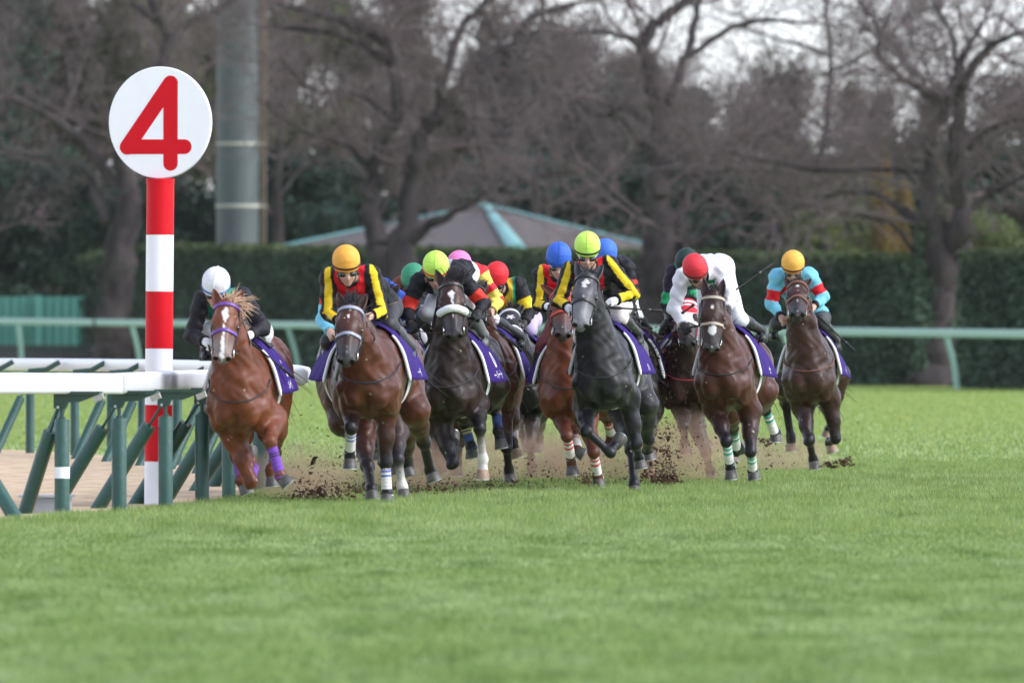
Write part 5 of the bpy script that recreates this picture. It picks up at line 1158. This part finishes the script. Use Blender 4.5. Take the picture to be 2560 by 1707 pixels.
# 8 black horse with hood, red cap
h6 = horse(119, (1306, 952), (1306, 930), A4(1530, 870), A4(1605, 1320), dict(
    LF=((L2(2020, 480), L2(1985, 680), L2(1972, 800), L2(2005, 945)), '--0'), RF=((L2(2160, 480), L2(2140, 820), L2(2150, 1040), L2(2160, 1195)), '-+0'), LH=((L2(2040, 560), L2(2060, 700), L2(2100, 820), L2(2120, 900)), '+00'), RH=((L2(2190, 520), L2(2215, 740), L2(2225, 850), L2(2225, 900)), '+00')),
    'black racehorse wearing a black ear hood with a white trimmed browband', BLKH, wraps=dict(LF=((.30, .29, .29), (.42, .2, .12), (4, 5))), hood=dict(col=(.012, .012, .016), to=.27, mark=(.155, 0, .045)), brow=mat('brow_pearl', (.55, .55, .58), rough=.3), ear_dir=(.95, .55, -.05), text=None,
    mane=dict(col=(.03, .025, .025), wind=(.2, .3, .6), fn=10), tail=(.35, .5, -.5))
jockey(h6, A4(1370, 335), (.72, .022, .032), (A4(1240, 560), A4(1650, 480)), (A4(1250, 840), A4(1795, 830)), (A4(1380, 900), A4(1720, 990)), 'jockey in plain red cap with yellow vest and black sleeves on the hooded black horse', pat_6, tilt=(4, -8), lean=.35, yh=-.1, glove=(.02, .02, .02), bree=(.45, .36, .58), knee=(None, A4(1800, 1060)), foot=(None, (1338, 870)))
whip(A4(1740, 1080), A4(1895, 1225), 118.6, 119.4, 'short length of black whip at the knee of the jockey on the hooded black horse')
# 9 chestnut with red hood, blue cap
h7 = horse(111, (1420, 955), (1428, 930), A8(440, 870), A8(455, 1430), dict(
    LF=((L8(370, 470), L8(460, 740), L8(500, 970), L8(516, 1125)), '-+0'), RF=((L8(650, 560), L8(720, 900), L8(762, 1140), L8(775, 1245)), '-+0'), LH=((L8(470, 480), L8(520, 700), L8(575, 900), L8(622, 925)), '+-0'), RH=((L8(820, 420), L8(850, 560), L8(895, 740), L8(850, 900)), '++0')),
    'light chestnut racehorse with a red hood and red striped white leg wraps', CH2, wraps=dict(LF=W_RED, RF=W_RED, LH=W_RED, RH=W_RED), hood=dict(col=(.30, .035, .025), to=.26, mark=(.20, .03, .022)), turn=-8, text=None, brow=mat('brow_red', (.45, .05, .03), rough=.5),
    mane=dict(col=(.16, .04, .02), fn=6), muzcol=(.06, .045, .045), girth=((.7, .7, .7), (.65, .65, .65)), ear_dir=(.8, .75, -.1))
jockey(h7, A8(403, 350), (.035, .12, .55), (A8(180, 600), A8(560, 560)), (A8(150, 1010), A8(600, 950)), (A8(265, 1025), A8(520, 1060)), 'jockey in blue cap and red vest with yellow sleeves beside the grey', pat_redyellow, band=(.02, .06, .3), stripe=(.035, .12, .5), tilt=(2, 2), lean=.32, yh=-.1, glove=(.75, .75, .77), bree=(.11, .012, .02), strap=(.55, .55, .6))
# 10 black-jacketed blue cap behind the grey
h9 = horse(116, (1575, 940), (1590, 918), (1560, 740), (1556, 850), dict(
    LF=((L8(1180, 460), L8(1230, 760), L8(1250, 1000), L8(1290, 1150)), '-+0'), RF=((L8(1270, 460), L8(1290, 700), L8(1280, 900), L8(1275, 950)), '-+0'), LH=((L8(860, 480), L8(900, 640), L8(960, 760), L8(1020, 800)), '+00'), RH=((L8(1280, 500), L8(1250, 720), L8(1270, 860), L8(1290, 960)), '+00')),
    'dark racehorse behind the grey, spattered with flying turf', BLKH, fine=False, text=None, hooves=('LF', 'LH'))
jockey(h9, A8(1010, 300), (.05, .15, .58), (A8(900, 480), A8(1290, 520)), (A8(900, 900), A8(1375, 860)), (A8(950, 1050), A8(1240, 1090)), 'jockey in blue cap and black jacket with red elbow band, right behind the grey horse', bands(BLK, (.68, .03, .02), .55, .95), lean=.45, bree=WHT, knee=(None, A8(1390, 1130)), foot=(None, A8(1560, 1420)), hip=A8(1130, 640), yh=-.02, fine=False)
whip(A8(1260, 1150), A8(1500, 1192), 115, 115.6, 'short black whip end sticking out under the elbow of the black jacketed jockey'); whip(A8(1290, 1180), A8(1750, 1430), 115.2, 115.8, 'black whip slanting down right behind the boot of the grey horse jockey')
# 11 the grey
h8 = horse(108, (1508, 930), (1548, 915), A8(775, 650), A8(682, 1300), dict(
    LF=((L8(640, 470), L8(650, 690), L8(885, 905), L8(980, 775)), '-++'), RF=((L8(1060, 350), L8(1140, 820), L8(1165, 960), L8(1185, 1060)), '-+0'), LH=((L8(1060, 620), L8(1095, 880), L8(1118, 1210), L8(1122, 1310)), '--0'), RH=((L8(1220, 430), L8(1255, 770), L8(1250, 900), L8(1268, 975)), '++0')),
    'dark grey racehorse with a ragged white star in the middle of the field', GREY, blaze=[(.06, 0, 0), (.08, .022, 0), (.11, .040, 0), (.135, .018, -.012), (.155, .028, -.016), (.175, .006, -.01), (.19, .0, 0), (.22, .0, 0), (.23, .008, 0), (.27, .009, .002), (.28, 0, 0)],
    text=('', 'ハ'), mane=dict(col=(.030, .030, .036), wind=(.5, .2, .3), fn=16, flen=.09, droop=.1, len=.10), muzcol=(.20, .195, .20), facedark=(.045, .045, .054), girth=((.7, .7, .7), (.10, .10, .11)), ear_dir=(1, .30, 0), neckL=.74)
jockey(h8, A8(775, 218), (.55, .82, .13), (A8(540, 560), A8(1065, 480)), (A8(405, 960), A8(1365, 850)), (A8(540, 1050), A8(1120, 955)), 'jockey in plain lime cap and red vest with yellow and black sleeves on the grey', pat_redyellow, band=(.02, .03, .02), stripe=(.62, .85, .2), lean=.28, yh=-.1,
       glove=(.75, .75, .77), knee=(None, A8(1180, 1140)), foot=(None, A8(1440, 1480)), strap=(.6, .6, .65), bree=(.70, .62, .62))
h8['rein'] = mat('rein_orange', (.5, .12, .04), rough=.6)
whip(A8(1100, 1040), A8(1757, 1082), 107.8, 108.0, 'black whip held level by the jockey of the grey horse')
# 12 brown with red and white bridle
h10 = horse(116.5, (1716, 938), (1704, 925), A10(1240, 740), A10(1255, 1290), dict(
    RF=((L8(1690, 560), L8(1820, 900), L8(1865, 1080), L8(1885, 1190)), '-+0'), LF=((L8(1600, 480), L8(1600, 640), L8(1615, 820), L8(1620, 915)), '-+0'), LH=((L8(1640, 500), L8(1760, 640), L8(1800, 780), L8(1850, 860)), '+-0'), RH=((L8(2040, 480), L8(2040, 800), L8(2070, 900), L8(2090, 990)), '+-0')),
    'dark brown racehorse with red hood and red and white reins', BB, hood=dict(col=(.55, .02, .03), to=.30, bands=((.07, .085, (.75, .7, .7)), (.19, .30, (.74, .72, .76)))), turn=12, text=None, brow=mat('brow_white', (.6, .58, .6), rough=.5), brid=(.28, .02, .03), muzcol=(.03, .025, .026), ears=(0, 0))
h10['rein'] = mat('rein_red', (.40, .03, .04), rough=.6, col2=(.7, .68, .68), nscale=60)
jockey(h10, A10(1240, 160), (.018, .040, .035), (A10(1060, 330), A10(1300, 380)), (A10(985, 740), A10(1330, 700)), (A10(1090, 990), A10(1260, 930)), 'jockey in black cap and dark jacket with bright green sleeve bands', pat_10, band=(.02, .20, .10), lean=.5, bree=BLK, glove=BLK, knee=(A10(1010, 1000), None), foot=(A10(900, 1240), None), yh=.0, fine=False)
# 13 bay with green wraps
h11 = horse(112.5, (1812, 930), (1864, 938), A11(745, 680), A11(725, 1400), dict(
    LF=((L8(1920, 480), L8(2020, 790), L8(2060, 1030), L8(2070, 1165)), '-+0'), RF=((L8(2250, 500), L8(2262, 890), L8(2282, 1090), L8(2298, 1165)), '-+0'), LH=((L8(2050, 500), L8(2085, 660), L8(2130, 890), L8(2195, 850)), '++0'), RH=((L12(900, 400), L12(895, 610), L12(1045, 1000), L12(1040, 1065)), '++0')),
    'bay racehorse with green striped white leg wraps and white crescent on its forehead', BAY | dict(name='rich_bay', body=(.066, .021, .013), leg=(.012, .011, .015)), blaze=[(.10, 0, 0), (.115, .008, -.008), (.13, .012, -.014), (.15, .006, -.018), (.16, 0, 0), (.31, 0, 0), (.33, .030, -.004), (.37, .046, -.004), (.40, .030, 0), (.42, 0, 0)],
    wraps=dict(LF=W_GRN, RF=W_GRN, LH=W_GRN, RH=W_GRN), turn=-6, text=('', 'ナ'), brow=mat('brow_cream', (.38, .32, .25), rough=.5), mane=dict(col=(.03, .025, .028), fn=22, flen=.08, wind=(.2, .3, .4), droop=-.1), muzcol=(.05, .042, .042), girth=((.72, .72, .72), (.70, .70, .70)), ear_dir=(1.15, .18, 0), facedark=(.045, .020, .017))
jockey(h11, A11(508, 290), (.68, .035, .050), (A11(340, 430), A11(850, 380)), (A11(235, 850), A11(985, 690)), (A11(370, 1080), A11(930, 870)), 'jockey in red cap and white jacket with green sash, leaning down', pat_white, band=(.10, .04, .03), tilt=(-13, 16), lean=.55, yh=-.15, glove=(.02, .02, .022), hip=A11(760, 300), knee=(None, A11(1080, 970)), foot=(None, A11(1380, 1220)), bree=(.7, .7, .74), strap=(.5, .5, .5))
whip(A11(900, 700), A11(1515, 262), 112.8, 113.2, 'black whip raised up to the right behind the white jacketed jockey')
whip(A11(340, 905), A11(500, 790), 112.0, 112.0, 'black whip handle lying across the left arm of the white jacketed jockey')
# 14 dark bay at the right
h12 = horse(122, (2022, 925), (2036, 948), A12(702, 560), A12(697, 950), dict(
    LF=((L12(1400, 620), L12(1480, 1050), L12(1530, 1290), L12(1556, 1425)), '-+0'), RF=((L12(1745, 500), L12(1825, 1020), L12(1745, 1070), L12(1785, 1200)), '-+0'), LH=((L12(1120, 300), L12(1170, 560), L12(1240, 1010), L12(1245, 1190)), '++0'), RH=((L12(1850, 200), L12(1800, 700), L12(1740, 900), L12(1710, 1010)), '++0')),
    'dark bay racehorse with small white star and tan bridle alone at the right', BRN | dict(name='umber', body=(.044, .018, .013)), blaze=[(.075, 0, 0), (.09, .010, .010), (.10, .018, .004), (.12, .022, -.004), (.13, 0, 0)], hooves=('LH', 'RF', 'RH'), brow=mat('brow_tan', (.17, .07, .045), rough=.5), brid=(.14, .05, .035),
    text=('', 'イ'), mane=dict(col=(.035, .027, .028), fn=22, flen=.08, wind=(.1, .3, .5), droop=-.1), muzcol=(.035, .030, .032), ear_dir=(1.0, .38, 0), girth=((.7, .7, .7), (.6, .6, .6)))
h12['rein'] = mat('rein_orange2', (.42, .10, .05), rough=.6)
jockey(h12, A12(640, 235), (.82, .42, .075), (A12(430, 420), A12(855, 410)), (A12(360, 790), A12(1030, 700)), (A12(500, 975), A12(895, 830)), 'jockey in orange cap and light blue jacket with red sleeve bands on the rightmost horse', pat_12, band=(.09, .02, .02), lean=.38, yh=-.08, bree=(.03, .03, .034), glove=None, knee=(A12(430, 1040), A12(1000, 1010)), foot=(A12(380, 1200), A12(1200, 1340)))
whip(A12(990, 960), A12(1438, 1392), 121.6, 122.0, 'black whip pointing down right beside the rightmost horse')
# ------------------------------------------------------------------ kicked up turf and dust
SOIL = mat('soil', (.085, .048, .034), rough=.95, spec=.1, noise=.4, nscale=30)
def clods(regions, name, label, seed):
    rs = np.random.default_rng(seed); Vs, Fs, n0 = [], [], 0
    ico = np.array([(0, 0, 1), (.94, 0, .33), (-.47, .82, .33), (-.47, -.82, .33), (.3, .5, -.8), (-.6, 0, -.75), (.3, -.5, -.8)]); fc = np.array([(0, 1, 2), (0, 2, 3), (0, 3, 1), (1, 4, 2), (2, 5, 3), (3, 6, 1), (4, 5, 2), (5, 6, 3), (6, 4, 1), (4, 6, 5)])
    for cx, cy, sx, sy, Y, n, sz in regions:
        n = int(n * 1.8); sz = sz * .72
        x = rs.normal(cx, sx, n); y = rs.normal(cy, sy, n); Yd = Y + rs.normal(0, .5, n)
        for i in range(n):
            p = P(x[i], y[i], Yd[i])
            if p[2] < .01: p[2] = .01 + .03 * rs.random()
            s_ = sz * (.35 + rs.exponential(.55)); s_ = min(s_, .055); A_ = rs.normal(size=(3, 3)) * .45 + np.eye(3) * .7; Vs.append(ico @ A_ * s_ * np.array([1, 1, .8]) + p); Fs.append(fc + n0); n0 += 7
    o = mesh_obj(name, np.vstack(Vs), np.vstack(Fs), SOIL, None, smooth='no'); tag(o, label, 'soil', kind='stuff')
clods([(790, 1238, 34, 10, 102.5, 26, .034), (1060, 1228, 60, 8, 106, 16, .028), (1660, 1198, 26, 10, 112, 26, .032), (1475, 1212, 12, 5, 111, 9, .03), (1240, 1226, 50, 6, 110, 12, .028), (2085, 1163, 18, 4, 122, 12, .028), (800, 1205, 70, 45, 103, 520, .008), (900, 1180, 120, 40, 104, 260, .006), (1330, 1190, 130, 26, 113, 420, .007), (1560, 1190, 80, 22, 113, 300, .008), (1800, 1180, 90, 24, 116, 300, .007), (1000, 1228, 120, 8, 106, 420, .010), (1230, 1220, 120, 8, 110, 420, .010), (830, 1228, 40, 20, 102, 320, .011), (745, 1250, 45, 10, 103, 300, .011), (700, 1130, 60, 70, 104, 140, .006), (905, 1222, 16, 5, 103.5, 70, .012),
       (1060, 1215, 90, 16, 108, 420, .009), (1200, 1215, 80, 16, 111, 420, .009), (1300, 1190, 60, 30, 114, 200, .007), (1100, 1150, 120, 40, 110, 160, .006),
       (1665, 1165, 16, 48, 112, 420, .012), (1670, 1120, 45, 70, 113, 420, .007), (1640, 1195, 30, 12, 112, 160, .014), (1475, 1200, 14, 12, 111.5, 120, .013), (1450, 1190, 70, 20, 112, 160, .007),
       (1660, 960, 50, 70, 113, 700, .007), (1700, 900, 60, 60, 112.5, 160, .004), (1640, 860, 25, 30, 113, 160, .010), (1760, 1120, 60, 60, 115, 200, .006), (1910, 1120, 50, 45, 118, 220, .007), (1915, 1105, 10, 5, 118, 60, .012),
       (2080, 1160, 30, 5, 122, 130, .010), (2115, 1153, 10, 6, 122, 110, .012), (2100, 1060, 60, 60, 122, 50, .005), (1600, 780, 60, 100, 113, 60, .004), (2000, 1000, 60, 60, 120, 60, .004), (850, 1100, 60, 60, 103, 90, .005)],
      'flying_soil', 'clods and crumbs of brown turf thrown up by the hooves', 5)
DUST = bpy.data.materials.new('dust'); DUST.use_nodes = True; nn = DUST.node_tree; nn.nodes.remove(nn.nodes['Principled BSDF'])
pv = nn.nodes.new('ShaderNodeVolumePrincipled'); pv.inputs['Color'].default_value = (.60, .41, .31, 1); pv.inputs['Anisotropy'].default_value = .1
def _n(t, **k):
    q = nn.nodes.new(t)
    for a, b in k.items(): setattr(q, a, b)
    return q
tc = _n('ShaderNodeTexCoord'); mp = _n('ShaderNodeMapping'); mp.inputs['Location'].default_value = (-1, -1, -1); mp.inputs['Scale'].default_value = (2, 2, 2); nn.links.new(tc.outputs['Generated'], mp.inputs[0])
ln = _n('ShaderNodeVectorMath', operation='LENGTH'); nn.links.new(mp.outputs[0], ln.inputs[0]); fo = _n('ShaderNodeMapRange', interpolation_type='SMOOTHSTEP'); nn.links.new(ln.outputs['Value'], fo.inputs[0])
fo.inputs[1].default_value = 1.0; fo.inputs[2].default_value = .15; fo.inputs[3].default_value = 0; fo.inputs[4].default_value = 1
no = _n('ShaderNodeTexNoise'); no.inputs['Scale'].default_value = 3.2; no.inputs['Detail'].default_value = 3; nn.links.new(tc.outputs['Object'], no.inputs['Vector']); nm = _n('ShaderNodeMapRange'); nn.links.new(no.outputs[0], nm.inputs[0]); nm.inputs[1].default_value = .40; nm.inputs[2].default_value = .68; nm.inputs[4].default_value = 2.6
m1 = _n('ShaderNodeMath', operation='MULTIPLY'); nn.links.new(fo.outputs[0], m1.inputs[0]); nn.links.new(nm.outputs[0], m1.inputs[1]); nn.links.new(m1.outputs[0], pv.inputs['Density'])
nn.links.new(pv.outputs[0], nn.nodes['Material Output'].inputs['Volume'])
def dust(blobs):
    for k_, (cx, cy, rx, ry, Y, dy, lab) in enumerate(blobs):
        c = P(cx, cy, Y); s = FPX / Y; c[2] = max(c[2], ry / s * .55); V, F = [], []; nu, nv = 20, 12
        for i in range(nv + 1):
            ph = math.pi * i / nv
            for j in range(nu):
                th = 2 * math.pi * j / nu; q = 1 + .16 * math.sin(3 * th + k_) * math.sin(2 * ph) + .10 * math.sin(5 * th + 2 * k_ + 3 * ph) * math.sin(ph); V.append((c[0] + rx / s * math.sin(ph) * math.cos(th) * q, Y + dy * math.sin(ph) * math.sin(th) * q, c[2] + ry / s * math.cos(ph) * q))
        for i in range(nv):
            for j in range(nu): F.append((i * nu + j, (i + 1) * nu + j, (i + 1) * nu + (j + 1) % nu, i * nu + (j + 1) % nu))
        o = mesh_obj('dust_cloud', V, F, DUST, None); tag(o, lab, 'dust', 'thin dust hanging over the turf', 'stuff')
dust([(770, 1190, 170, 100, 104, 1.2, 'thin dust between the chestnut by the rail and the bay'), (1020, 1185, 230, 95, 110, 1.5, 'thin brown dust under the horses left of centre'), (1260, 1175, 230, 110, 116, 1.5, 'brown dust under the hooded black horse'),
      (1510, 1165, 190, 105, 116, 1.5, 'dust behind the legs of the grey'), (1720, 1140, 210, 125, 116, 1.5, 'brown dust right of the grey horse'), (1960, 1145, 150, 70, 124, 1.2, 'thin dust behind the rightmost horse')])
# ------------------------------------------------------------------ air
hz = MB(); hz.box((0, 300, 8), (700, 760, 40)); ho_ = hz.build('haze', None); tag(ho_, kind='stuff')
hm_ = bpy.data.materials.new('haze'); hm_.use_nodes = True; q_ = hm_.node_tree; q_.nodes.remove(q_.nodes['Principled BSDF'])
pv2 = q_.nodes.new('ShaderNodeVolumePrincipled'); pv2.inputs['Color'].default_value = (.93, .93, .98, 1); pv2.inputs['Density'].default_value = .00003; q_.links.new(pv2.outputs[0], q_.nodes['Material Output'].inputs['Volume']); ho_.data.materials.append(hm_)
